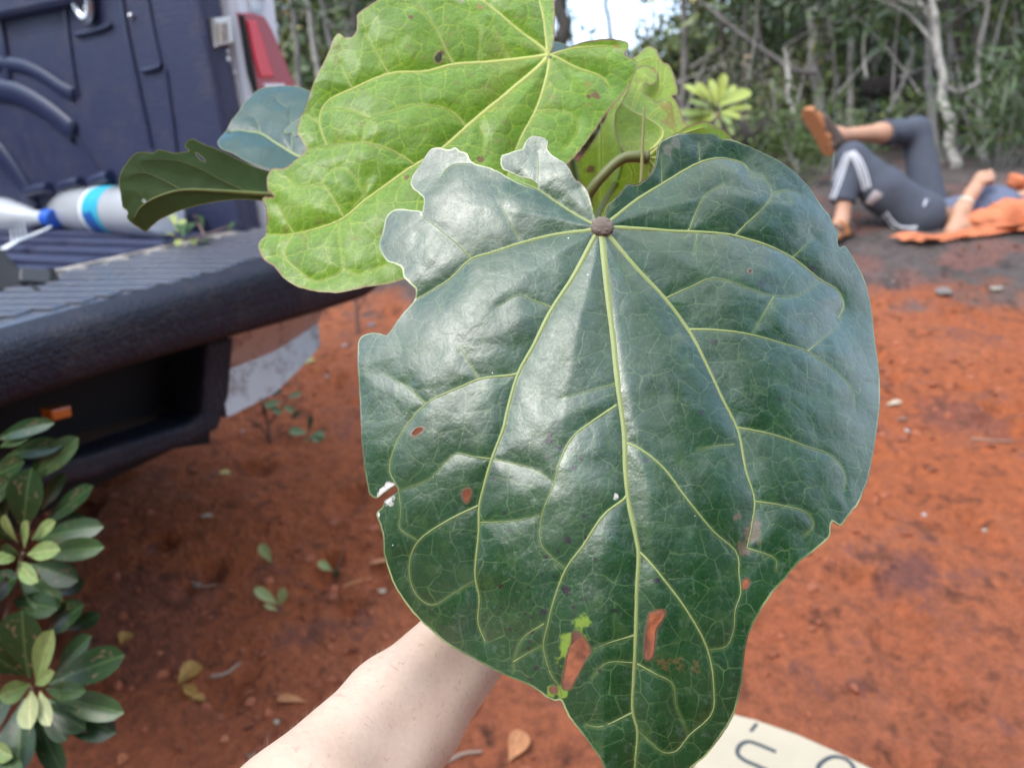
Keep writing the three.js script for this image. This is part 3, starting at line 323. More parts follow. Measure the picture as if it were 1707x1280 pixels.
// ---------------------------------------------------------------- what lies on the tailgate and in the bed
{
  const { P, fwd, rear, up, c } = TR, fl = TR.zt + 0.008, pet = phys({ color: C(0.92, 0.95, 0.98), transmission: 0.4, thickness: 0, roughness: 0.2, ior: 1.5, clearcoat: 1, clearcoatRoughness: 0.08 });
  const bottle = (label, a, b, R, cap, lab) => { const A = onY(...a, fl + R * 0.95), Bq = onY(...b, fl + R * 0.6), t = thing('water_bottle', label, 'bottle', V3(A.x, fl, A.z), 'clear water bottles lying in the truck bed'), ax = Bq.clone().sub(A), len = ax.length(); ax.normalize();
    const pr = [[0.001, 0], [R * 0.8, 0.002], [R, 0.012], [R, len * 0.2], [R * 0.95, len * 0.24], [R, len * 0.28], [R, len * 0.42], [R * 0.95, len * 0.45], [R, len * 0.48], [R, len * 0.62], [R * 0.86, len * 0.74], [R * 0.5, len * 0.87], [R * 0.36, len * 0.92], [R * 0.34, len]].map(([x, y]) => new THREE.Vector2(x, y));
    const m = new THREE.Matrix4().makeBasis(...(() => { const y = ax, x = V3().crossVectors(up, y).normalize(), z = V3().crossVectors(x, y); return [x, y, z]; })()).setPosition(A), g = new THREE.LatheGeometry(pr, 40); g.applyMatrix4(m); part(t, 'bottle_body', local(g, t), pet);
    const cg = new THREE.CylinderGeometry(R * 0.42, R * 0.44, R * 0.62, 28, 1); cg.translate(0, len + R * 0.12, 0); cg.applyMatrix4(m); part(t, 'cap', local(cg, t), phys({ color: cap, roughness: 0.4 }));
    if (lab) { const lg = new THREE.CylinderGeometry(R * 1.012, R * 1.012, len * 0.16, 40, 1, true); lg.translate(0, len * 0.36, 0); lg.applyMatrix4(m); part(t, 'paper_label', local(lg, t), std({ map: tex(256, 128, (u, v, o) => { const w = sst(0.45, 0.5, fbm(u * 5, v * 2, 2, 4)); o[0] = lerp(0.02, 0.04, w); o[1] = lerp(0.12, 0.45, w); o[2] = lerp(0.45, 0.62, w); const s = sst(0.8, 0.82, v); mix3l(o, 0.8, 0.85, 0.85, s); mix3l(o, 0.7, 0.7, 0.6, (1 - sst(0.05, 0.06, Math.hypot((u - 0.55) * 1.6, v - 0.35)))); }), roughness: 0.4 })); } return t; };
  function mix3l(o, r, g, b, t) { o[0] = lerp(o[0], r, t); o[1] = lerp(o[1], g, t); o[2] = lerp(o[2], b, t); }
  bottle('clear bottle with blue label lying farther back beside the liner', [270, 352], [74, 352], 0.066, C(0.03, 0.12, 0.5), true);
  bottle('clear bottle at the left edge with its blue cap pointing right', [-150, 352], [82, 364], 0.06, C(0.025, 0.13, 0.6), false);
  // white plastic fork leaning by the first bottle
  { const A = onY(4, 416, fl + 0.012), Bq = onY(84, 378, fl + 0.04), t = thing('plastic_fork', 'white plastic fork lying against the bottle with the blue cap', 'fork', A), ax = Bq.clone().sub(A), wht = phys({ color: C(0.8, 0.82, 0.8), roughness: 0.3, sheen: 0.2 }); part(t, 'handle', tube([V3(), ax.clone().multiplyScalar(0.3).add(V3(0, 0.004, 0)), ax.clone().multiplyScalar(0.7), ax], (q) => 0.010 - 0.005 * q, 10, up, 0.5), wht);
    for (let i = 0; i < 4; i++) { const s = ax.clone().multiplyScalar(0.2 + 0.09 * i).add(V3(0, 0.008, 0)); part(t, 'tine', tube([s, s.clone().add(V3(-0.004, 0.02, -0.012)), s.clone().add(V3(-0.005, 0.03, -0.012))], (q) => 0.0022 * (1 - 0.6 * q), 6), wht); } }
  // black strap with buckle
  { const t = thing('black_strap', 'black strap with plastic buckle on the tailgate at the left edge', 'strap', onY(40, 470, fl)), O = t.position, blk = std({ color: C(0.006, 0.006, 0.007), roughness: 0.85 }), w = (x, y, h) => onY(x, y, fl + h).sub(O);
    const rows = [[[-80, 430, 0.05], [-80, 500, 0.004]], [[-30, 415, 0.035], [-30, 490, 0.003]], [[4, 418, 0.022], [10, 480, 0.002]], [[24, 440, 0.012], [34, 476, 0.002]], [[40, 462, 0.006], [50, 474, 0.002]]], pos = [], idx = [], nn = 6; rows.forEach(([a, b]) => { for (let j = 0; j <= nn; j++) { const p = w(...a).lerp(w(...b), j / nn); p.y += 0.012 * Math.sin(j / nn * Math.PI); pos.push(p.x, p.y, p.z); } }); for (let i = 0; i < rows.length - 1; i++) for (let j = 0; j < nn; j++) { const a = i * (nn + 1) + j; idx.push(a, a + 1, a + nn + 1, a + nn + 1, a + 1, a + nn + 2); } part(t, 'webbing', geoFrom(pos, idx), blk);
    const bg = rbox(0.042, 0.026, 0.014, 0.004), bm = part(t, 'buckle', bg, phys({ color: C(0.03, 0.03, 0.034), roughness: 0.35 })); bm.position.copy(w(58, 462, 0.012)); bm.rotation.set(-0.9, 0.5, 0.2); const e = part(bm, 'buckle_prong', rbox(0.014, 0.034, 0.01, 0.003), blk); e.position.set(0.026, 0.002, 0); e.rotation.z = 0.35; const tl = part(t, 'strap_tail', tube([w(40, 470, 0.003), w(56, 478, 0.003), w(62, 484, 0.002)], () => 0.004, 6, up, 0.4), blk); }
  // small cut sprig
  { const o = onY(305, 402, fl), t = thing('leafy_sprig', 'small cut sprig with yellow-green leaves lying on the tailgate', 'sprig', o), r = rng(8), lf = [phys({ color: C(0.05, 0.1, 0.03), roughness: 0.4 }), phys({ color: C(0.34, 0.38, 0.12), roughness: 0.45 }), phys({ color: C(0.03, 0.06, 0.025), roughness: 0.4 })];
    const twig = (pts) => part(t, 'twig', tube(smoothPts(pts.map((p) => onY(p[0], p[1], fl + p[2]).sub(o)), 10), () => 0.0022, 6), M_twig); const M_twig = std({ color: C(0.25, 0.16, 0.12), roughness: 0.9 }); twig([[392, 372, 0.01], [345, 390, 0.01], [300, 398, 0.02], [285, 392, 0.035]]); twig([[340, 392, 0.01], [330, 372, 0.03], [324, 360, 0.05]]);
    const leaf = (x0, y0, h0, x1, y1, h1, w, k) => { const A = onY(x0, y0, fl + h0).sub(o), Bq = onY(x1, y1, fl + h1).sub(o); part(t, 'leaf', leafBetween(A, Bq, w, 0.25), lf[k]); };
    leaf(292, 392, 0.02, 268, 392, 0.02, 0.016, 1); leaf(300, 397, 0.015, 296, 410, 0.004, 0.018, 1); leaf(318, 398, 0.01, 324, 408, 0.004, 0.016, 1); leaf(296, 388, 0.03, 284, 362, 0.04, 0.02, 1); leaf(304, 388, 0.03, 304, 366, 0.05, 0.018, 1); leaf(306, 396, 0.03, 300, 374, 0.045, 0.026, 0); leaf(312, 392, 0.03, 326, 372, 0.04, 0.022, 0); leaf(338, 380, 0.01, 330, 345, 0.05, 0.024, 0); leaf(352, 368, 0.01, 364, 336, 0.05, 0.022, 2); leaf(380, 386, 0.004, 392, 370, 0.02, 0.012, 0); leaf(330, 398, 0.006, 345, 405, 0.004, 0.014, 2); leaf(286, 400, 0.008, 272, 404, 0.004, 0.014, 0); }
}

// ---------------------------------------------------------------- leaves: a blade cut along its outline, with raised veins
// spec: base [px, py, depth], normal, outline, holes, veins [[w0, w1, [points]], ...] (the first nPrimary are the main ones), bend(u, v), colours
function makeLeaf(parent, spec) {
  const N = spec.normal.clone().normalize(), U = camR.clone().addScaledVector(N, -camR.dot(N)).normalize(), V = V3().crossVectors(N, U), P0 = at(...spec.base);
  const bend = spec.bend ?? (() => 0);
  const uvOf = ([px, py]) => { const d = ray(px, py), dn = d.dot(N), o = EYE.clone().sub(P0); let h = 0, u = 0, v = 0;
    for (let i = 0; i < 6; i++) { const t = (h - o.dot(N)) / dn, q = o.clone().addScaledVector(d, t); u = q.dot(U); v = q.dot(V); h = bend(u, v); } return [u, v]; };
  const smooth2 = (pts, n, closed) => { const c = new THREE.CatmullRomCurve3(pts.map(([a, b]) => V3(a, b, 0)), closed, 'centripetal'); return c.getPoints(Math.max(2, Math.round(pts.length * n))).map((p) => [p.x, p.y]); };
  const R = rng(spec.seed ?? 7);
  const outline = smooth2(spec.outline.map(uvOf), 4, true), holes = (spec.holes ?? []).map((h) => smooth2(h.map(uvOf), 4, true));
  if (spec.ragged) for (const p of outline) { p[0] += (R() - 0.5) * spec.ragged; p[1] += (R() - 0.5) * spec.ragged; }
  const veins = (spec.veins ?? []).map(([w0, w1, pts, prim]) => ({ w0, w1, prim, pts: smooth2(pts.map(uvOf), 3, false) }));
  let u0 = 9, v0 = 9, u1 = -9, v1 = -9; for (const [u, v] of outline) { u0 = Math.min(u0, u); u1 = Math.max(u1, u); v0 = Math.min(v0, v); v1 = Math.max(v1, v); }
  const cell = spec.cell ?? 0.001; u0 -= 2 * cell; v0 -= 2 * cell; u1 += 2 * cell; v1 += 2 * cell;
  const nx = Math.ceil((u1 - u0) / cell) + 1, ny = Math.ceil((v1 - v0) / cell) + 1, sdf = new Float32Array(nx * ny), dP = new Float32Array(nx * ny), dS = new Float32Array(nx * ny), dH = new Float32Array(nx * ny).fill(1);
  const loops = [outline, ...holes];
  const segD = (x, y, ax, ay, bx, by) => { const ex = bx - ax, ey = by - ay, t = clamp(((x - ax) * ex + (y - ay) * ey) / (ex * ex + ey * ey + 1e-14), 0, 1), qx = x - ax - ex * t, qy = y - ay - ey * t; return qx * qx + qy * qy; };
  for (let j = 0; j < ny; j++) for (let i = 0; i < nx; i++) {
    const x = u0 + i * cell, y = v0 + j * cell, k = j * nx + i; let d = 1, inside = false;
    for (const L of loops) for (let a = 0, b = L.length - 1; a < L.length; b = a++) { const [ax, ay] = L[a], [bx, by] = L[b]; const q = segD(x, y, ax, ay, bx, by); if (q < d) d = q; if (L !== outline && q < dH[k]) dH[k] = q;
      if ((ay > y) !== (by > y) && x < (bx - ax) * (y - ay) / (by - ay) + ax) inside = !inside; }
    sdf[k] = (inside ? -1 : 1) * Math.sqrt(d); dH[k] = Math.sqrt(dH[k]);
    let p = 1, s = 1; for (const w of veins) { let m = 1; for (let a = 1; a < w.pts.length; a++) { const q = segD(x, y, w.pts[a - 1][0], w.pts[a - 1][1], w.pts[a][0], w.pts[a][1]); if (q < m) m = q; } if (w.prim && m < p) p = m; if (m < s) s = m; }
    dP[k] = Math.sqrt(p); dS[k] = Math.sqrt(s);
  }
  const samp = (F, u, v) => { const x = clamp((u - u0) / cell, 0, nx - 1.001), y = clamp((v - v0) / cell, 0, ny - 1.001), i = x | 0, j = y | 0, a = x - i, b = y - j, k = j * nx + i; return lerp(lerp(F[k], F[k + 1], a), lerp(F[k + nx], F[k + nx + 1], a), b); };
  const relief = spec.relief ?? 0.0018, reach = spec.reach ?? 0.006, fold = spec.fold ?? 0.004, foldReach = spec.foldReach ?? 0.02;
  const hNode = new Float32Array(nx * ny), mid = veins[0]?.pts, midU = (v) => { if (!spec.ridge) return 0; let a = mid[0], b = mid[1]; for (let i = 1; i < mid.length; i++) { a = mid[i - 1]; b = mid[i]; if (v > b[1]) break; } return lerp(a[0], b[0], clamp((v - a[1]) / (b[1] - a[1] - 1e-9), -0.5, 1.5)); };
  for (let j = 0; j < ny; j++) for (let i = 0; i < nx; i++) { const k = j * nx + i, u = u0 + i * cell, v = v0 + j * cell;
    hNode[k] = bend(u, v) - (spec.ridge ? spec.ridge * (Math.hypot(u - midU(v), 0.0012) - 0.0012) : 0) + relief * (1 - Math.exp(-dS[k] / reach)) * (0.5 + fbm(u * 45, v * 45, 2, 11)) + fold * (1 - Math.exp(-dP[k] / foldReach)) + (spec.wave ?? 0.0012) * (fbm(u * 38 + 5, v * 38, 3, 3) - 0.5) + (spec.ripple ?? 0.0002) * (fbm(u * 190, v * 190, 2, 8) - 0.5) ; }
  const H = (u, v) => samp(hNode, u, v);
  // blade: the grid's triangles clipped at the outline
  const pos = [], uv = [], idx = [], rim = [], vid = new Map();
  const add = (key, u, v) => { if (vid.has(key)) return vid.get(key); const n = pos.length / 3; pos.push(u, v, H(u, v)); uv.push((u - u0) / (u1 - u0), (v - v0) / (v1 - v0)); vid.set(key, n); return n; };
  const node = (i, j) => add(j * nx + i, u0 + i * cell, v0 + j * cell);
  const cut = (i, j, a, b) => { const k = j * nx + i, q = b * nx + a, t = sdf[k] / (sdf[k] - sdf[q]); return add(k < q ? k + ':' + q : q + ':' + k, u0 + lerp(i, a, t) * cell, v0 + lerp(j, b, t) * cell); };
  for (let j = 0; j < ny - 1; j++) for (let i = 0; i < nx - 1; i++) for (const T of (i + j) % 2 ? [[[i, j], [i + 1, j], [i + 1, j + 1]], [[i, j], [i + 1, j + 1], [i, j + 1]]] : [[[i, j], [i + 1, j], [i, j + 1]], [[i + 1, j], [i + 1, j + 1], [i, j + 1]]]) {
    const inn = T.map(([a, b]) => sdf[b * nx + a] < 0), n = inn.filter(Boolean).length; if (!n) continue;
    if (n === 3) { idx.push(...T.map(([a, b]) => node(a, b))); continue; }
    const s = n === 1 ? inn.indexOf(true) : inn.indexOf(false), A = T[s], B = T[(s + 1) % 3], D = T[(s + 2) % 3], ab = cut(...A, ...B), ad = cut(...A, ...D);
    if (n === 1) { idx.push(node(...A), ab, ad); rim.push([ab, ad]); } else { const b = node(...B), d = node(...D); idx.push(ab, b, d, ab, d, ad); rim.push([ad, ab]); }
  }
  const top = geoFrom(pos, idx, uv), nor = top.attributes.normal, thick = spec.thick ?? 0.0004, nv = pos.length / 3;
  let geo = top;
  if (spec.solid) { const pb = [], ib = []; for (let i = 0; i < nv; i++) pb.push(pos[i * 3] - nor.getX(i) * thick, pos[i * 3 + 1] - nor.getY(i) * thick, pos[i * 3 + 2] - nor.getZ(i) * thick); for (let i = 0; i < idx.length; i += 3) ib.push(idx[i], idx[i + 2], idx[i + 1]); geo = mergeGeometries([top, geoFrom(pb, ib, uv)]); }
  // texture: fine net of veinlets, spots, wear
  const T = spec.tex ?? 1024, asp = (v1 - v0) / (u1 - u0), TH = Math.round(asp > 1 ? T : T * asp), TW = Math.round(asp > 1 ? T / asp : T), sp = spec.paint, cellBig = spec.netBig ?? 0.011, cellSmall = spec.netSmall ?? 0.0042;
  const net = new Float32Array(TW * TH), blob = (spec.blobs ?? []).map(([px, py, r, kind]) => { const c = uvOf([px, py]), e = uvOf([px + r, py]); return [c[0], c[1], Math.hypot(e[0] - c[0], e[1] - c[1]), kind]; });
  const cd = new Uint8Array(TW * TH * 4), bd = new Uint8Array(TW * TH * 4), rd = new Uint8Array(TW * TH * 4), o = [0, 0, 0];
  for (let y = 0; y < TH; y++) for (let x = 0; x < TW; x++) {
    const u = u0 + (x + 0.5) / TW * (u1 - u0), v = v0 + (y + 0.5) / TH * (v1 - v0), k = (y * TW + x) * 4, s = samp(sdf, u, v); if (s > 3 * cell) { cd[k + 3] = bd[k + 3] = rd[k + 3] = 255; continue; }
    const wu = u + 0.0016 * (vnoise(u * 260, v * 260, 1) - 0.5) + 0.005 * (vnoise(u * 70, v * 70, 41) - 0.5), wv = v + 0.0016 * (vnoise(u * 260, v * 260, 2) - 0.5) + 0.005 * (vnoise(u * 70, v * 70, 42) - 0.5);
    const a = worley(wu / cellBig, wv / cellBig, spec.seed ?? 1), b = worley(wu / cellSmall, wv / cellSmall, 91), ea = (a[1] - a[0]) * cellBig, eb = (b[1] - b[0]) * cellSmall;
    const nw = spec.netWidth ?? 1, la = (1 - sst(0.00012 * nw, 0.00042 * nw, ea)), lb = (1 - sst(0.00006 * nw, 0.00028 * nw, eb)) * 0.55, ln = Math.max(la * (0.45 + 0.55 * vnoise(u * 120, v * 120, 6)), lb * vnoise(u * 90, v * 90, 9)), dv = samp(dS, u, v);
    sp({ u, v, s, dh: samp(dH, u, v), ln, dv, cellId: a[2], cellId2: b[2], px: (x + 0.5) / TW, py: (y + 0.5) / TH, blob }, o);
    cd[k] = 255 * toS(clamp(o[0], 0, 1)); cd[k + 1] = 255 * toS(clamp(o[1], 0, 1)); cd[k + 2] = 255 * toS(clamp(o[2], 0, 1)); cd[k + 3] = 255;
    const bulge = Math.min(1, eb / cellSmall * 1.6), g = 0.35 + 0.32 * Math.min(1, ea / cellBig * 2) + 0.14 * bulge + 0.22 * vnoise(u * 900, v * 900, 4) + 0.16 * vnoise(u * 2100, v * 2100, 5); bd[k] = bd[k + 1] = bd[k + 2] = 255 * clamp(g, 0, 1); bd[k + 3] = 255;
    const rr = clamp((spec.rough ?? 0.36) + (spec.roughVar ?? 0.16) * (fbm(u * 55, v * 55, 4, 21) - 0.5) * 2 + 0.08 * (vnoise(u * 1200, v * 1200, 14) - 0.5), 0.05, 1); rd[k] = rd[k + 1] = rd[k + 2] = 255 * rr; rd[k + 3] = 255;
  }
  const mk = (d, srgb) => { const t = new THREE.DataTexture(d, TW, TH, THREE.RGBAFormat); t.magFilter = t.minFilter = THREE.LinearFilter; if (srgb) t.colorSpace = THREE.SRGBColorSpace; t.needsUpdate = true; return t; };
  const rmap = mk(rd), coat = spec.transmission ? { roughness: 0.95, clearcoat: spec.coat ?? 1, clearcoatRoughness: 1, clearcoatRoughnessMap: rmap, transmission: spec.transmission, thickness: 0, ior: 1.45 } : { roughness: 1, roughnessMap: rmap, ior: spec.ior ?? 1.5, clearcoat: spec.coat ?? 0, clearcoatRoughness: 1, clearcoatRoughnessMap: rmap };
  const mat = phys({ map: mk(cd, true), bumpMap: mk(bd), bumpScale: spec.bump ?? 0.0004, ...coat });
  const blade = part(parent, 'leaf', geo, mat, spec.label);
  blade.matrix.makeBasis(U, V, N).setPosition(P0); blade.matrix.decompose(blade.position, blade.quaternion, blade.scale); blade.position.sub(parent.position); blade.updateMatrixWorld(true);
  if (spec.rimMat) { for (const holed of [false, true]) { const rp = [], ri = []; for (const [a, b] of rim) { if ((samp(dH, pos[a * 3], pos[a * 3 + 1]) < cell) !== holed) continue; const n = rp.length / 3; for (const i of [a, b]) { const nx_ = nor.getX(i), ny_ = nor.getY(i), nz_ = nor.getZ(i); rp.push(pos[i * 3] + nx_ * 6e-5, pos[i * 3 + 1] + ny_ * 6e-5, pos[i * 3 + 2] + nz_ * 6e-5, pos[i * 3] - nx_ * (thick + 6e-5), pos[i * 3 + 1] - ny_ * (thick + 6e-5), pos[i * 3 + 2] - nz_ * (thick + 6e-5)); } ri.push(n, n + 1, n + 2, n + 2, n + 1, n + 3); }
    if (ri.length) part(blade, holed ? 'hole_edge' : 'leaf_margin', geoFrom(rp, ri), holed ? M.holeRim : spec.rimMat); } }
  const px = P0.distanceTo(EYE) / FPX; // metres per photograph pixel at the leaf
  const side = spec.veinSide ?? 1;
  for (const w of veins) { const n = w.pts.length, p3 = w.pts.map(([u, v]) => V3(u, v, H(u, v) + side * 0.00005)); const vs = (spec.veinScale ?? [0.85, 0.65])[w.prim ? 0 : 1]; let r0 = w.w0 * px / 2 * vs, r1 = w.w1 * px / 2 * vs * (w.prim ? 0.7 : 0.45);
    const vg = tube(p3, (t) => lerp(r0, r1, Math.pow(t, w.prim ? 0.8 : 0.5)) * (0.86 + 0.28 * vnoise(t * 26, w.w0 * 3.1 + w.pts.length, 4)), 7, V3(0, 0, 1), spec.veinFlat ?? 0.4); { const c = [], k0 = w.prim || w.w0 > 6 ? 1 : 0.72, k1 = w.prim ? 0.72 : 0.4, cnt = vg.attributes.position.count; for (let i = 0; i < cnt; i++) { const k = lerp(k0, k1, Math.min(1, Math.floor(i / 8) / (n - 1))); c.push(k, lerp(k, 1, 0.06) * 1, k); } vg.setAttribute('color', new THREE.Float32BufferAttribute(c, 3)); } part(blade, 'vein', vg, spec.veinMat); }
  return { blade, H, uvOf, P0, U, V, N };
}

// ---------------------------------------------------------------- the held branch with its leaves
const M = {
  vein: phys({ vertexColors: true, color: C(0.33, 0.38, 0.13), roughness: 0.5 }), veinFine: phys({ color: C(0.17, 0.235, 0.085), roughness: 0.5 }),
  veinYoung: phys({ vertexColors: true, color: C(0.52, 0.56, 0.14), roughness: 0.5 }),
  veinBack: phys({ vertexColors: true, color: C(0.16, 0.19, 0.05), roughness: 0.6 }),
  rim: phys({ color: C(0.2, 0.24, 0.09), roughness: 0.6 }), holeRim: phys({ color: C(0.16, 0.1, 0.05), roughness: 0.8 }),
  rimYoung: phys({ color: C(0.55, 0.5, 0.22), roughness: 0.6 }),
  petiole: phys({ color: C(0.16, 0.17, 0.055), roughness: 0.5 }), veinStalk: phys({ vertexColors: true, color: C(0.26, 0.34, 0.07), roughness: 0.5 }),
  bark: std({ color: C(0.13, 0.1, 0.07), roughness: 0.9 }),
};
const branch = thing('held_branch', 'leafy green branch with big heart-shaped leaves held up by the bare forearm', 'branch', at(985, 700, 0.43));
const mix3 = (o, r, g, b, t) => { o[0] = lerp(o[0], r, t); o[1] = lerp(o[1], g, t); o[2] = lerp(o[2], b, t); };
const blobAt = (P, kind, w = 1) => { let m = 0; for (const [cu, cv, r, k] of P.blob) if (k === kind) { const du = P.u - cu, dv = P.v - cv; if (du * du + dv * dv < r * r * 6) { const d = Math.hypot(du, dv) / r + (fbm(P.u * 420, P.v * 420, 3, 17) - 0.5) * 1.1 * w; m = Math.max(m, 1 - sst(0.6, 1.1, d)); } } return m; };

const heroOutline = [[991, 364], [978, 323], [965, 308], [959, 306], [950, 293], [939, 278], [927, 271], [912, 257], [912, 244], [903, 238], [888, 235], [877, 241], [870, 254], [860, 257], [845, 262], [836, 265], [834, 276], [838, 286], [850, 291], [866, 297], [880, 300], [893, 307], [897, 316],
  [888, 315], [866, 306], [845, 297], [828, 289], [815, 284], [791, 278], [783, 272], [779, 263], [768, 259], [759, 253], [749, 257], [732, 254], [719, 257], [708, 272], [697, 289], [687, 306], [687, 319], [701, 332], [707, 340], [704, 361], [701, 359], [687, 358], [669, 356], [656, 359], [646, 368], [639, 396], [633, 415], [637, 428], [646, 441], [659, 445], [671, 452], [674, 466], [687, 479], [693, 484], [691, 499], [676, 520], [663, 539], [650, 559], [646, 563], [632, 560], [620, 560], [606, 565], [600, 572], [598, 600], [600, 650], [603, 700], [605, 740], [609, 780], [615, 812], [619, 828], [629, 833], [646, 822], [660, 814], [664, 819], [655, 828], [642, 838], [639, 847], [629, 857], [631, 865], [639, 891], [641, 920], [647, 944], [659, 977], [677, 1005], [694, 1027], [714, 1046], [736, 1066], [759, 1082], [783, 1094], [807, 1107], [830, 1119], [856, 1131], [876, 1139], [897, 1151], [912, 1162], [925, 1167], [933, 1166], [936, 1169], [947, 1194], [968, 1220], [997, 1260], [1010, 1285], [1035, 1312], [1065, 1330], [1100, 1322],
  [1147, 1280], [1174, 1256], [1198, 1224], [1217, 1193], [1227, 1154], [1232, 1125], [1237, 1086], [1246, 1052], [1261, 1023], [1276, 999], [1300, 970], [1324, 941], [1348, 922], [1372, 902], [1377, 895], [1378, 880], [1381, 872], [1394, 879], [1406, 863], [1423, 842], [1435, 815], [1443, 786], [1448, 757], [1454, 723], [1460, 684], [1461, 651], [1459, 614], [1454, 576], [1451, 539], [1447, 512], [1439, 482], [1426, 452], [1411, 426], [1404, 415], [1395, 418], [1392, 404], [1394, 394], [1385, 381], [1377, 364], [1370, 356], [1362, 346], [1347, 323], [1325, 299], [1299, 278], [1269, 259], [1239, 244], [1212, 236], [1199, 236], [1194, 231], [1175, 228], [1145, 228], [1126, 231], [1111, 237], [1098, 244], [1094, 257], [1092, 272], [1087, 287], [1079, 297], [1068, 306], [1057, 310], [1046, 310], [1038, 318], [1031, 327], [1021, 336], [1014, 342], [1008, 355], [1003, 366], [1000, 372], [994, 370]];
const heroHoles = [[[953.6, 1054], [964, 1056], [972, 1066], [980, 1078], [982, 1086], [972, 1103], [962, 1123], [954, 1137], [950, 1146], [939, 1147], [937, 1135], [941, 1115], [945, 1090], [952, 1070]],
  [[1084, 1023], [1107, 1018.5], [1101, 1035], [1092, 1048], [1089, 1077], [1084, 1098], [1076, 1098], [1074, 1081], [1078, 1048], [1081, 1031]],
  [[688, 727], [696, 718], [707, 718], [702, 725], [692, 730]], [[773, 820], [783, 816], [784, 827], [778, 839], [772, 828]], [[1237, 970], [1244, 966], [1245, 975], [1239, 982], [1234, 980]], [[917, 1145], [925, 1145], [927, 1153], [921, 1155], [916, 1150]], [[1244, 457], [1248, 455], [1249, 459], [1245, 461]]];
const P = 1; // a main vein
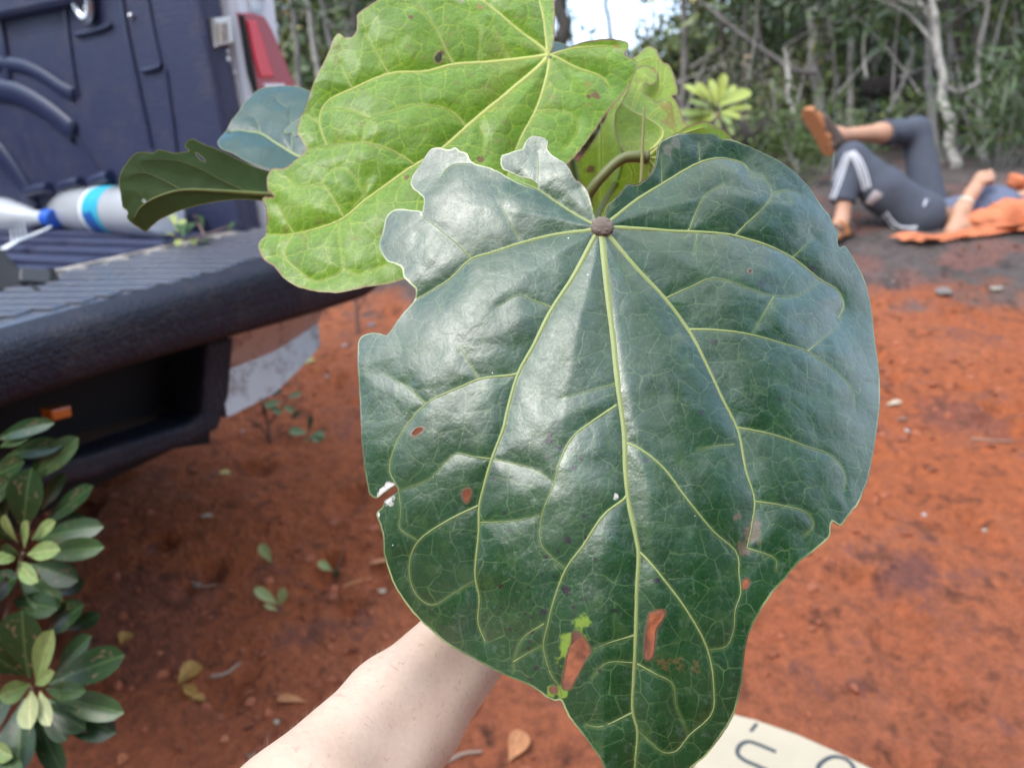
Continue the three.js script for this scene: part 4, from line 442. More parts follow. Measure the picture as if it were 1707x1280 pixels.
const heroVeins = [
  [15, 4, [[1003, 385], [1006, 420], [1012, 480], [1022, 560], [1031, 650], [1041, 723], [1043, 781], [1048, 834], [1060, 893], [1065, 922], [1062, 975], [1060, 1048], [1057, 1125], [1055, 1186], [1063, 1217], [1060, 1261], [1058, 1300]], P],
  [12, 3, [[998, 385], [990, 398], [957, 460], [920, 516], [890, 576], [864, 623], [845, 690], [840, 713], [820, 766], [807, 810], [799, 843], [798, 887], [792, 960], [799, 997], [797, 1038], [809, 1070]], P],
  [10, 3, [[998, 381], [980, 384], [931, 389], [871, 404], [819, 421], [785, 432], [751, 464], [714, 488], [694, 499]], P],
  [8, 4, [[998, 376], [982, 370], [939, 344], [897, 317], [866, 303]], P],
  [12, 3, [[1006, 385], [1016, 394], [1055, 441], [1107, 497], [1145, 546], [1175, 602], [1205, 666], [1230, 716], [1244, 786], [1258, 834], [1254, 873], [1245, 914]], P],
  [10, 3, [[1008, 379], [1025, 379], [1085, 382], [1145, 387], [1220, 392], [1272, 407], [1321, 430], [1366, 466], [1398, 486], [1407, 509], [1398, 531]], P],
  [9, 3, [[1007, 375], [1017, 368], [1062, 332], [1104, 306], [1167, 271], [1205, 264], [1239, 272], [1248, 284]], P],
  [4, 2, [[1004, 372], [1010, 360], [1019, 342]]], [4, 2, [[997, 372], [990, 360], [968, 316]]],
  [7, 3, [[1028, 676], [986, 705], [952, 733], [933, 770], [921, 814], [903, 859], [901, 908], [921, 932], [943, 950]]],
  [8, 4, [[1046, 826], [1038, 834], [1006, 859], [970, 912], [942, 950], [921, 1005], [911, 1046], [905, 1076], [917, 1123], [930, 1142], [936, 1160]]],
  [5, 2, [[1058, 1059], [1019, 1070], [986, 1082]]], [5, 2, [[1055, 1188], [997, 1211], [975, 1207]]],
  [7, 3, [[1042, 738], [1060, 745], [1104, 781], [1145, 837], [1188, 888], [1227, 922], [1230, 960], [1232, 989], [1222, 1018], [1220, 1048], [1208, 1077], [1178, 1083]]],
  [7, 3, [[1064, 918], [1072, 925], [1101, 960], [1140, 1014], [1176, 1081], [1186, 1144], [1183, 1188], [1147, 1224], [1125, 1251], [1104, 1253], [1085, 1238], [1064, 1218]]],
  [4, 2, [[1062, 1106], [1090, 1122], [1120, 1140], [1125, 1174], [1145, 1222]]],
  [7, 3, [[1147, 549], [1197, 554], [1250, 563], [1302, 578], [1342, 591], [1392, 625], [1417, 659], [1419, 685]]],
  [6, 3, [[1230, 713], [1290, 728], [1338, 747], [1382, 764], [1401, 791], [1401, 820]]],
  [5, 2, [[1258, 836], [1300, 844], [1343, 859], [1351, 878], [1335, 896]]], [4, 2, [[1246, 914], [1290, 934], [1290, 952]]],
  [4, 2, [[1147, 386], [1173, 331], [1205, 310]]], [5, 2, [[1226, 392], [1284, 327], [1267, 291]]], [3, 1.5, [[1284, 327], [1314, 323], [1330, 330]]], [3, 1.5, [[1321, 430], [1355, 400]]],
  [3, 1.5, [[1162, 390], [1154, 428]]], [5, 2, [[1108, 499], [1150, 482], [1186, 469], [1243, 486], [1286, 499], [1333, 494], [1366, 467]]], [4, 2, [[1286, 499], [1250, 561]]], [4, 2, [[1342, 590], [1398, 544]]], [3, 2, [[1167, 271], [1163, 240]]], [3, 2, [[1104, 306], [1101, 262]]],
  [5, 2, [[922, 514], [890, 504], [864, 497], [830, 516]]],
  [8, 3, [[866, 622], [850, 626], [800, 634], [762, 651], [710, 678], [667, 733], [651, 786], [665, 818], [669, 859], [667, 881], [698, 903]]],
  [4, 2, [[798, 633], [762, 576]]], [4, 2, [[710, 677], [680, 648], [648, 629]]], [5, 2, [[819, 766], [790, 763], [759, 759], [718, 800], [668, 820]]],
  [6, 3, [[797, 843], [747, 869], [698, 904], [684, 936], [686, 973], [700, 998], [722, 1009], [755, 990], [790, 968]]],
  [3, 1.5, [[824, 766], [893, 786], [921, 806]]], [3, 1.5, [[801, 871], [860, 869], [898, 860]]], [4, 2, [[856, 1103], [880, 1088], [904, 1076]]],
  [6, 3, [[786, 431], [765, 412], [744, 396], [706, 368]]], [4, 2, [[868, 403], [850, 374], [837, 351]]], [3, 2, [[896, 314], [897, 280], [896, 259]]], [4, 2, [[736, 301], [745, 288], [759, 280], [790, 279]]],
  [3, 1.5, [[1223, 742], [1190, 746], [1160, 752]]], [3, 1.5, [[1027, 640], [980, 655], [935, 668]]],
  [3, 1.5, [[1060, 1105], [1010, 1105], [985, 1130]]], [3, 1.5, [[906, 1040], [870, 1065], [856, 1102], [855, 1120]]],
];
const heroBlobs = [[1027, 827, 7, 'dead'], [645, 826, 16, 'dead'], [632, 861, 3.5, 'dead'], [704, 365, 3, 'dead'], [1035, 650, 4, 'dead'], [1038, 690, 4, 'dead'],
  [953, 1080, 27, 'halo'], [970, 1035, 16, 'halo'], [935, 1150, 14, 'halo'], [920, 1150, 12, 'halo'],
  [1250, 890, 17, 'brown'], [1240, 915, 10, 'brown'], [1262, 875, 11, 'brown'], [1228, 862, 8, 'brown'], [1130, 1110, 9, 'brown2'], [1155, 1108, 9, 'brown2'], [1105, 1105, 10, 'brown2'], [1003, 380, 22, 'knot'], [1110, 255, 12, 'scuff'], [1125, 245, 10, 'scuff'], [780, 828, 9, 'edge'], [697, 724, 11, 'edge']];
{ const r = rng(15); for (let i = 0; i < 12; i++) heroBlobs.push([640 + r() * 760, 260 + r() * 900, 0.7 + r() * 0.8, 'dead']); }
{ const r = rng(5); for (let i = 0; i < 95; i++) { const t = r(), a = r(); let x = 840 + t * 200 - a * 20, y = 620 + r() * 520; if (i % 6 === 0) { x = 1060 + r() * 330; y = 420 + r() * 700; } heroBlobs.push([x, y, 1.6 + r() * r() * 6.5, 'spot']); } }
const heroN = camB.clone().multiplyScalar(Math.cos(0.33)).addScaledVector(camU, Math.sin(0.33)).addScaledVector(camR, 0.03).normalize();
const hero = makeLeaf(branch, {
  label: 'large dark green heart-shaped leaf with insect holes, facing the viewer', seed: 7, base: [1003, 380, 0.362], normal: heroN, outline: heroOutline, holes: heroHoles, veins: heroVeins, ragged: 0.0003,
  bend: (u, v) => { const x = u, y = v + 0.1; return -0.17 * (Math.hypot(u - 0.0165 * sst(0, 0.165, -v), 0.0012) - 0.0012) -0.9 * Math.max(0, Math.abs(x - 0.005) - 0.055) ** 2 * 2.2 - 0.25 * x * x * 2 - 1.5 * Math.max(0, -y - 0.02) ** 2 - 15 * Math.max(0, -x - 0.005) * Math.max(0, -y + 0.045) ** 2; },
  cell: 0.00095, relief: 0.0011, reach: 0.007, fold: 0.0042, foldReach: 0.02, wave: 0.0022, ripple: 0.00022, solid: true, thick: 0.00045, tex: 2048, rough: 0.34, roughVar: 0.10, netWidth: 1.2, bump: 0.0003, rimMat: M.rim, veinMat: M.vein, veinFineMat: M.veinFine, veinScale: [0.86, 0.66], coat: 0.85, blobs: heroBlobs, ior: 1.5,
  paint: (Q, o) => {
    const n = fbm(Q.u * 60, Q.v * 60, 4, 2), f = fbm(Q.u * 900, Q.v * 900, 2, 3); o[0] = 0.007 + 0.009 * n; o[1] = 0.042 + 0.03 * n; o[2] = 0.009 + 0.006 * n;
    const k = 0.86 + 0.28 * Q.cellId2 * 0.5 + 0.2 * (f - 0.5); o[0] *= k; o[1] *= k; o[2] *= k;
    mix3(o, 0.1, 0.165, 0.055, Q.ln * 0.8); mix3(o, 0.12, 0.18, 0.05, (1 - sst(0.0005, 0.0016, Q.dv)) * 0.35);
    mix3(o, 0.035, 0.09, 0.02, sst(0.62, 0.75, fbm(Q.u * 140, Q.v * 140, 3, 50)) * 0.5);
    mix3(o, 0.20, 0.23, 0.19, sst(0.6, 0.85, fbm(Q.u * 500, Q.v * 500, 3, 60)) * 0.16);
    mix3(o, 0.2, 0.3, 0.035, blobAt(Q, 'halo', 1.2)); mix3(o, 0.1, 0.2, 0.03, blobAt(Q, 'halo2')); mix3(o, 0.02, 0.008, 0.016, blobAt(Q, 'spot', 1.4) * 0.85); mix3(o, 0.2, 0.105, 0.06, blobAt(Q, 'brown', 1.6) * 0.55); mix3(o, 0.16, 0.09, 0.03, blobAt(Q, 'brown2', 2.2) * 0.6 * sst(0.4, 0.6, vnoise(Q.u * 700, Q.v * 700, 3)));
    mix3(o, 0.07, 0.045, 0.02, blobAt(Q, 'edge', 1) * (1 - sst(0.0, 0.0009, -Q.s))); mix3(o, 0.3, 0.25, 0.22, blobAt(Q, 'scuff') * 0.35); mix3(o, 0.72, 0.66, 0.63, blobAt(Q, 'dead', 1.5)); mix3(o, 0.2, 0.15, 0.12, blobAt(Q, 'knot', 0.5));
    const torn = sst(0.5, 0.62, fbm(Q.u * 28, Q.v * 28, 2, 70)); { const e = fbm(Q.u * 90, Q.v * 90, 3, 77), w = 0.0002 + 0.0007 * e; mix3(o, 0.36, 0.41, 0.17, Q.dh > 0.002 ? (1 - sst(w, w + 0.0004, -Q.s)) * (0.25 + 0.75 * sst(0.4, 0.65, fbm(Q.u * 40, Q.v * 40, 2, 79))) : 0); mix3(o, 0.14, 0.085, 0.04, 1 - sst(0.0001 + 0.0006 * e, 0.0005 + 0.0012 * e, Q.dh)); } mix3(o, 0.09, 0.05, 0.025, (1 - sst(0.0002, 0.0009, -Q.s)) * torn);
  },
});
{ // the grey brown knot where the stalk meets the blade
  const g = netMesh((x, y, z) => Math.hypot(x, y * 1.1, z * 1.9) - 0.0055 - 0.0016 * (fbm(x * 900 + 3, y * 900 + z * 700, 3, 5) - 0.4), [-0.009, -0.009, -0.006], [0.009, 0.009, 0.006], 0.0005);
  const k = part(hero.blade, 'leaf_knot', g, std({ color: C(0.2, 0.155, 0.125), roughness: 0.95 })); const [u, v] = hero.uvOf([1004, 379]); k.position.set(u, v, hero.H(u, v) + 0.0003);
}

// ---------------------------------------------------------------- the other leaves of the branch
const youngPaint = (r, g, b, edge) => (Q, o) => { const n = fbm(Q.u * 50, Q.v * 50, 4, 2), f = fbm(Q.u * 700, Q.v * 700, 2, 3); o[0] = r * (0.75 + 0.5 * n); o[1] = g * (0.82 + 0.36 * n); o[2] = b * (0.8 + 0.4 * n); const k = 0.88 + 0.14 * Q.cellId2 + 0.16 * (f - 0.5); o[0] *= k; o[1] *= k; o[2] *= k;
  mix3(o, r * 2.1, g * 1.5, b * 2.2, Q.ln * 0.85); mix3(o, r * 1.7, g * 1.35, b * 1.4, (1 - sst(0.0006, 0.0022, Q.dv)) * 0.5); mix3(o, 0.34, 0.3, 0.05, sst(0.6, 0.8, fbm(Q.u * 32, Q.v * 32, 3, 61)) * 0.25);
  mix3(o, 0.30, 0.16, 0.05, sst(0.7, 0.8, fbm(Q.u * 160, Q.v * 160, 3, 52)) * 0.28); mix3(o, 0.42, 0.36, 0.12, (1 - sst(0.0006, 0.0018, -Q.s)) * 0.8); mix3(o, 0.26, 0.11, 0.05, (1 - sst(0.0002, 0.0011, -Q.s)) * sst(0.42, 0.6, fbm(Q.u * 60, Q.v * 60, 2, 71)) * edge);
  mix3(o, 0.23, 0.09, 0.03, blobAt(Q, 'brown', 1.2) * 0.9); mix3(o, 0.5, 0.24, 0.06, blobAt(Q, 'orange', 1.4) * 0.6); mix3(o, 0.55, 0.5, 0.35, blobAt(Q, 'pale', 1) * 0.6); };
const z5 = (x, y) => [420 + x * 0.3907, y * 0.3907], z6 = (x, y) => [860 + x * 0.297, y * 0.297], z4 = (x, y) => [180 + x * 0.2265, 130 + y * 0.2265];
const nrm = (up, right, b = 1) => camB.clone().multiplyScalar(b).addScaledVector(camU, up).addScaledVector(camR, right).normalize();
makeLeaf(branch, { // the glossy yellow-green leaf
  label: 'glossy yellow-green lobed leaf behind the large dark leaf', seed: 3, base: [914, 93, 0.47], normal: nrm(0.22, 0.08), ragged: 0.0005,
  outline: [[921, 84], [924, 45], [923, 0], [926, -50], [890, -100], [820, -120], [740, -95], [690, -45], [645, 0], [623, 16], [598, 35], [596, 50], [594, 63], [586, 70], [578, 71], [565, 66], [549, 94], [529, 137], [512, 180], [500, 207], [497, 227], [503, 238], [512, 252], [505, 262], [496, 272], [479, 285], [457, 289], [450, 297], [448, 307], [449, 324], [459, 334], [448, 334], [440, 337], [445, 352], [443, 391], [433, 409], [440, 434], [459, 449], [475, 469], [502, 484], [537, 492], [568, 493], [604, 486], [639, 480], [674, 473], [720, 460], [790, 420], [850, 370], [905, 320], [940, 284], [955, 270], [973, 247], [991, 223], [1005, 202], [1020, 184], [1038, 160], [1050, 145], [1053, 135], [1060, 122], [1059, 111], [1050, 105], [1040, 97], [1041, 91], [1047, 84], [1046, 76], [1035, 70], [1017, 67], [994, 68], [973, 71], [949, 79], [930, 88], [922, 92], [919, 90]],
  holes: [[z5(790, 240), z5(805, 232), z5(810, 258), z5(795, 272), z5(780, 262)]],
  veins: [[11, 3, [[914, 93], [904, 94], [860, 99], [811, 104], [760, 107], [709, 119], [650, 123], [590, 148], [549, 168], [537, 184], [533, 207], [545, 243]], P], [12, 3, [[914, 93], [906, 104], [850, 152], [779, 211], [729, 254], [686, 279], [607, 336], [565, 369], [490, 391], [443, 391]], P], [9, 3, [[914, 93], [916, 104], [897, 176], [869, 230], [856, 262], [840, 320]], P], [10, 3, [[914, 93], [908, 84], [850, 39], [803, 0], [760, -30]], P], [8, 3, [[914, 93], [912, 78], [904, 20], [899, 0], [896, -40]], P], [9, 3, [[914, 93], [925, 95], [961, 113], [1006, 131], [1016, 146]], P], [6, 3, [[914, 93], [928, 88], [958, 80], [1008, 77], [1028, 78]], P],
    [6, 2.5, [[756, 107], [740, 80], [725, 51], [699, 21], [660, 16]]], [5, 2, [[648, 123], [628, 92], [611, 64]]], [5, 2, [[588, 148], [576, 130], [568, 113]]], [6, 2.5, [[777, 211], [762, 196], [744, 186], [718, 181], [693, 180], [660, 190], [619, 203], [604, 238]]], [4, 2, [[619, 203], [580, 186], [537, 186]]], [6, 2.5, [[690, 275], [670, 262], [647, 252], [625, 246], [604, 243], [575, 243], [545, 244], [515, 253]]], [5, 2, [[572, 362], [555, 333], [537, 311], [517, 316], [500, 318], [481, 301]]], [3, 1.5, [[537, 311], [553, 290], [575, 285], [612, 330]]], [4, 2, [[490, 391], [475, 365], [465, 344]]], [5, 2, [[490, 391], [475, 428], [502, 457], [526, 473], [552, 466], [572, 453], [568, 412], [565, 371]]], [3, 1.5, [[572, 453], [600, 463], [640, 448]]], [4, 2, [[475, 428], [455, 432]]], [4, 2, [[895, 186], [918, 186], [940, 191], [961, 206], [959, 229], [940, 252]]], [3, 1.5, [[797, 106], [800, 60], [790, 30]]], [3, 1.5, [[800, 212], [808, 237], [800, 268], [785, 280]]], [3, 1.5, [[590, 345], [610, 320], [612, 300]]], [3, 1.5, [[850, 100], [832, 70], [820, 50]]], [3, 1.5, [[533, 207], [510, 195]]]],
  bend: (u, v) => -2.4 * Math.max(0, -u - 0.07) ** 2 - 1.3 * Math.max(0, v - 0.005) ** 2 - 3.2 * Math.max(0, u - 0.012) ** 2 + 0.35 * Math.min(0, u + v * 0.6) * 0.0, cell: 0.0011, relief: 0.0022, reach: 0.008, fold: 0.0048, foldReach: 0.018, wave: 0.002, ripple: 0.0005, tex: 1536, coat: 0.75, netWidth: 2.1, rough: 0.28, roughVar: 0.08, bump: 0.0011, netBig: 0.013, netSmall: 0.005, transmission: 0.45, rimMat: M.rimYoung, thick: 0.0003, veinMat: M.veinYoung, blobs: [[z5(810, 235)[0], z5(810, 235)[1], 5, 'brown'], [z5(678, 100)[0], z5(678, 100)[1], 4.5, 'brown'], [z6(440, 565)[0], z6(440, 565)[1], 9, 'brown'], [z6(400, 570)[0], z6(400, 570)[1], 5, 'brown'], [z5(975, 690)[0], z5(975, 690)[1], 6, 'brown'], [z5(80, 850)[0], z5(80, 850)[1], 5, 'brown'], [z5(660, 762)[0], z5(660, 762)[1], 6, 'brown'], [z6(395, 500)[0], z6(395, 500)[1], 5, 'orange'], [z5(880, 5)[0], z5(880, 5)[1], 12, 'pale'], [767, 5, 10, 'pale'], [1030, 80, 7, 'orange'], [800, 15, 7, 'orange']],
  paint: youngPaint(0.205, 0.41, 0.012, 0.9),
});
const backPaint = (r, g, b) => (Q, o) => { const n = fbm(Q.u * 60, Q.v * 60, 4, 2); o[0] = r * (0.75 + 0.5 * n); o[1] = g * (0.8 + 0.4 * n); o[2] = b * (0.8 + 0.4 * n); mix3(o, r * 1.6, g * 1.35, b * 1.5, Q.ln * 0.45); mix3(o, 0.3, 0.3, 0.12, (1 - sst(0.0003, 0.0009, -Q.s)) * 0.7); mix3(o, 0.5, 0.24, 0.06, blobAt(Q, 'orange', 1.2) * 0.8); mix3(o, 0.2, 0.1, 0.03, blobAt(Q, 'brown', 1.4) * 0.6); mix3(o, 0.11, 0.085, 0.02, blobAt(Q, 'olive', 0.3)); };
makeLeaf(branch, { // seen from below, left
  label: 'dark green leaf on the left seen edge-on from its underside', seed: 9, base: [z4(1190, 850)[0], z4(1190, 850)[1], 0.52], normal: nrm(-0.15, 0.35), ragged: 0.0003,
  outline: [z4(1230, 905), z4(1150, 905), z4(1050, 897), z4(950, 895), z4(800, 910), z4(650, 940), z4(500, 985), z4(380, 1040), z4(320, 1085), z4(270, 1130), z4(220, 1100), z4(150, 1050), z4(132, 1020), z4(142, 995), z4(128, 968), z4(108, 962), z4(85, 850), z4(70, 750), z4(105, 650), z4(200, 545), z4(260, 538), z4(330, 545), z4(360, 519), z4(410, 528), z4(490, 547), z4(560, 536), z4(590, 530), z4(565, 508), z4(558, 480), z4(610, 437), z4(680, 470), z4(800, 515), z4(930, 580), z4(1060, 640), z4(1220, 690), z4(1320, 730), z4(1330, 880)],
  holes: [[z4(640, 545), z4(668, 562), z4(700, 590), z4(712, 610), z4(690, 605), z4(655, 570)], [z4(245, 895), z4(262, 890), z4(284, 912), z4(270, 922), z4(250, 908)]],
  veins: [[9, 3, [z4(1190, 855), z4(1030, 845), z4(800, 830), z4(540, 825), z4(400, 860), z4(300, 905), z4(230, 960), z4(190, 1030)], P], [5, 2, [z4(1030, 840), z4(850, 760), z4(700, 680), z4(530, 612), z4(380, 595), z4(250, 600)]], [5, 2, [z4(540, 825), z4(400, 750), z4(265, 695), z4(200, 700), z4(150, 720)]], [3, 1.5, [z4(265, 695), z4(240, 650), z4(235, 610)]], [3, 1.5, [z4(280, 900), z4(220, 840), z4(140, 815)]], [3, 1.5, [z4(530, 612), z4(490, 570)]]],
  bend: (u, v) => -1.5 * Math.max(0, -u - 0.03) ** 2 - 4 * Math.max(0, -v - 0.002) ** 1.6 * 0.4 + 0.2 * v, cell: 0.0011, relief: -0.001, fold: -0.003, wave: 0.0012, tex: 512, rough: 0.5, bump: 0.0003, transmission: 0.12, rimMat: M.rim, veinMat: M.veinBack, paint: backPaint(0.034, 0.08, 0.01),
});
makeLeaf(branch, { // bluish one behind it
  label: 'blue-green shiny leaf between the red tail light and the yellow-green leaf', seed: 13, base: [z4(1560, 640)[0], z4(1560, 640)[1], 0.56], normal: nrm(0.62, -0.05),
  outline: [z4(820, 505), z4(845, 440), z4(880, 380), z4(920, 330), z4(960, 290), z4(1020, 215), z4(1080, 160), z4(1120, 130), z4(1170, 110), z4(1280, 98), z4(1400, 110), z4(1480, 138), z4(1600, 200), z4(1680, 300), z4(1700, 500), z4(1620, 700), z4(1500, 760), z4(1270, 720), z4(1060, 660), z4(930, 590), z4(850, 560)],
  veins: [[7, 3, [z4(1560, 640), z4(1400, 575), z4(1250, 490), z4(1120, 405), z4(1040, 395), z4(960, 385), z4(900, 395)], P], [4, 2, [z4(1350, 540), z4(1360, 450), z4(1355, 350), z4(1360, 250)]], [4, 2, [z4(1120, 405), z4(1110, 350), z4(1080, 300)]], [3, 2, [z4(1330, 250), z4(1280, 215), z4(1250, 190)]]],
  bend: (u, v) => -1.2 * Math.max(0, -u - 0.03) ** 2 - 1.5 * Math.max(0, v - 0.04) ** 2, cell: 0.0011, relief: 0.0015, fold: 0.005, foldReach: 0.02, wave: 0.002, tex: 512, rough: 0.36, bump: 0.0003, rimMat: M.rim, solid: true, veinMat: M.vein, paint: (Q, o) => { backPaint(0.02, 0.065, 0.05)(Q, o); },
});
makeLeaf(branch, { label: 'torn pale tip of a leaf peeping out left of the yellow-green leaf', seed: 15, base: [z4(1420, 340)[0], z4(1420, 340)[1], 0.52], normal: nrm(0.9, 0), outline: [z4(1290, 400), z4(1310, 365), z4(1345, 335), z4(1420, 290), z4(1520, 290), z4(1530, 420), z4(1410, 420), z4(1372, 435), z4(1350, 400), z4(1320, 410)], cell: 0.0006, tex: 128, relief: 0, fold: 0, wave: 0.001, rough: 0.35, transmission: 0.2, rimMat: M.rim, veinMat: M.vein, paint: backPaint(0.1, 0.16, 0.09) });
makeLeaf(branch, { // translucent leaf behind, right
  label: 'translucent yellow-green leaf with bitten edge, right of the notch and behind the stalk', seed: 17, base: [1030, 300, 0.52], normal: nrm(0.1, -0.25), ragged: 0.0004,
  outline: [z6(250, 960), z6(330, 900), z6(420, 800), z6(520, 620), z6(560, 480), z6(590, 400), z6(628, 345), z6(660, 318), z6(690, 296), z6(725, 255), z6(750, 248), z6(772, 258), z6(792, 275), z6(800, 300), z6(832, 342), z6(856, 345), z6(880, 385), z6(897, 440), z6(907, 490), z6(903, 515), z6(875, 522), z6(895, 545), z6(925, 600), z6(940, 660), z6(970, 690), z6(1000, 800), z6(900, 900), z6(760, 1000), z6(640, 1060), z6(560, 1140), z6(500, 1240), z6(400, 1240), z6(300, 1100)],
  veins: [[7, 3, [[1030, 300], z6(600, 870), z6(560, 750), z6(530, 640), z6(590, 500), z6(650, 380), z6(720, 330), z6(760, 325)], P], [5, 2, [z6(480, 690), z6(478, 900), z6(485, 1100), z6(490, 1230)]], [5, 2, [z6(600, 850), z6(660, 970), z6(650, 1030)]], [4, 2, [z6(800, 330), z6(800, 430), z6(795, 500), z6(740, 560)]], [3, 1.5, [z6(600, 800), z6(700, 800), z6(800, 790)]]],
  bend: (u, v) => 0.3 * Math.abs(u + 0.014) + -1.5 * v * v, cell: 0.0011, relief: -0.0015, fold: -0.003, wave: 0.002, tex: 768, rough: 0.45, bump: 0.0004, transmission: 0.62, rimMat: M.rimYoung, veinMat: M.veinStalk, veinSide: 1, blobs: [[z6(410, 945)[0], z6(410, 945)[1], 9, 'brown'], [z6(590, 870)[0], z6(590, 870)[1], 4, 'brown']], paint: youngPaint(0.34, 0.58, 0.03, 0.6),
});
makeLeaf(branch, { // its neighbour with the rounded lobe and the orange bitten edge
  label: 'light green leaf piece with a rounded lobe and orange bitten edge', seed: 19, base: [z6(740, 880)[0], z6(740, 880)[1], 0.485], normal: nrm(0.35, 0.3), ragged: 0.0006,
  outline: [z6(560, 640), z6(600, 560), z6(640, 480), z6(660, 400), z6(690, 365), z6(740, 352), z6(790, 365), z6(808, 400), z6(800, 445), z6(770, 468), z6(735, 464), z6(722, 480), z6(728, 520), z6(760, 535), z6(785, 560), z6(800, 566), z6(830, 545), z6(855, 552), z6(890, 590), z6(915, 640), z6(940, 700), z6(935, 725), z6(860, 770), z6(790, 820), z6(740, 860), z6(700, 880), z6(640, 860), z6(590, 800)],
  veins: [[7, 3, [z6(740, 870), z6(830, 740), z6(740, 670), z6(650, 630), z6(590, 585)], P], [4, 2, [z6(740, 670), z6(790, 620), z6(840, 590)]], [3, 1.5, [z6(650, 630), z6(690, 520), z6(730, 420)]]],
  cell: 0.0009, relief: -0.001, fold: -0.002, wave: 0.0025, tex: 512, rough: 0.42, bump: 0.0004, transmission: 0.55, rimMat: M.rimYoung, veinMat: M.veinYoung, blobs: [[z6(900, 650)[0], z6(900, 650)[1], 15, 'orange'], [z6(850, 590)[0], z6(850, 590)[1], 10, 'orange'], [z6(860, 680)[0], z6(860, 680)[1], 12, 'orange'], [z6(780, 380)[0], z6(780, 380)[1], 5, 'orange']], paint: youngPaint(0.4, 0.58, 0.06, 0.8),
});
makeLeaf(branch, { // curled rim above the dark leaf
  label: 'curled green leaf whose upper rim shows just above the right lobe of the dark leaf', seed: 23, base: [z6(740, 885)[0], z6(740, 885)[1], 0.455], normal: nrm(-0.25, 0.3), ragged: 0.0003,
  outline: [z6(730, 870), z6(790, 820), z6(860, 770), z6(960, 715), z6(1030, 688), z6(1080, 680), z6(1120, 698), z6(1150, 715), z6(1180, 722), z6(1205, 745), z6(1235, 780), z6(1262, 815), z6(1320, 900), z6(1250, 1000), z6(1100, 1050), z6(900, 1060), z6(780, 1000)],
  veins: [[8, 3, [z6(740, 885), z6(800, 830), z6(900, 770), z6(1000, 730), z6(1060, 715)], P], [7, 3, [z6(740, 885), z6(800, 890), z6(900, 900)], P], [7, 3, [z6(740, 890), z6(780, 940), z6(840, 1000)], P], [6, 3, [z6(735, 890), z6(745, 960), z6(750, 1010)], P]],
  cell: 0.0009, relief: -0.001, fold: -0.003, tex: 384, rough: 0.42, transmission: 0.4, rimMat: M.rimYoung, veinMat: M.veinYoung, bend: (u, v) => -1.5 * Math.max(0, u) ** 2, paint: youngPaint(0.28, 0.5, 0.03, 0.8),
});
makeLeaf(branch, { label: 'bluish leaf rim behind the stalk end of the yellow-green leaf', seed: 25, base: [z6(260, 290)[0], z6(260, 290)[1], 0.55], normal: nrm(0.8, 0.1), outline: [z6(205, 235), z6(250, 240), z6(300, 258), z6(340, 262), z6(420, 300), z6(380, 380), z6(240, 360), z6(190, 300)], cell: 0.0008, tex: 128, relief: 0, fold: 0, rough: 0.35, rimMat: M.rim, veinMat: M.vein, solid: true, paint: backPaint(0.03, 0.07, 0.05) });
// stem and stalks
{
  const W = (pts) => smoothPts(pts.map((p) => at(...p)), 28).map((p) => p.sub(branch.position));
  part(branch, 'stem', tube(W([[905, 1010, 0.432], [925, 930, 0.432], [960, 800, 0.435], [985, 650, 0.45], [990, 480, 0.468], [985, 400, 0.472], [960, 330, 0.48]]), (t) => lerp(0.0042, 0.0028, t), 10), M.bark);
  const pet = (pts, r) => part(branch, 'petiole', tube(W(pts), r, 9), M.petiole);
  pet([[980, 640, 0.452], [992, 520, 0.43], [1004, 430, 0.395], [1004, 378, 0.3625]], (t) => lerp(0.0021, 0.0028, sst(0.6, 1, t)));
  pet([[986, 420, 0.468], [979, 330, 0.462], [990, 311, 0.458], [1008, 290, 0.455], [1024, 274, 0.454], [1042, 263, 0.4535], [1062, 261, 0.4535], [1080, 263, 0.455]], (t) => 0.0039 - 0.0008 * Math.sin(t * 3.1));
  pet([[975, 370, 0.475], [950, 250, 0.48], [925, 150, 0.475], [914, 94, 0.4705]], () => 0.0023); pet([[980, 390, 0.474], [800, 350, 0.5], [600, 340, 0.49], [450, 322, 0.521]], () => 0.0022); pet([[978, 380, 0.474], [760, 300, 0.52], [600, 280, 0.52], [533, 276, 0.562]], () => 0.002); pet([[982, 400, 0.472], [1000, 350, 0.49], [1030, 302, 0.521]], () => 0.002); pet([[940, 300, 0.482], [930, 180, 0.5], [936, 92, 0.552]], () => 0.0015); pet([[900, 330, 0.49], [700, 260, 0.5], [500, 207, 0.522]], () => 0.0012);
  part(branch, 'dry_stalk', tube(W([[1066, 330, 0.455], [1069, 300, 0.452], [1071, 250, 0.45], [1073, 205, 0.448], [1074, 180, 0.447]]), (t) => lerp(0.0012, 0.0007, t) , 8), phys({ color: C(0.3, 0.27, 0.1), roughness: 0.5 }));
}

// ---------------------------------------------------------------- the photographer's forearm and the hand that holds the branch
const skinMat = (() => { const map = tex(512, 512, (u, v, o) => { const n = fbm(u * 7, v * 7, 4, 3), f = fbm(u * 60, v * 60, 3, 5), s = sst(0.86, 0.92, vnoise(u * 70, v * 70, 9)) * 0.3; o[0] = lerp(0.72, 0.66, n) * (0.95 + 0.1 * f); o[1] = lerp(0.52, 0.44, n) * (0.93 + 0.14 * f); o[2] = lerp(0.385, 0.31, n) * (0.92 + 0.16 * f); mix3(o, 0.4, 0.2, 0.15, s); });
  const bump = tex(512, 512, (u, v, o) => { const a = worley(u * 130, v * 90, 3); o[0] = o[1] = o[2] = clamp(0.3 + 0.5 * (a[1] - a[0]) + 0.3 * fbm(u * 40, v * 40, 3, 6), 0, 1); }, { srgb: false });
  return phys({ map, bumpMap: bump, bumpScale: 0.00018, roughness: 0.55, sheen: 0.25, sheenColor: C(1, 0.9, 0.85), sheenRoughness: 0.4 }); })();
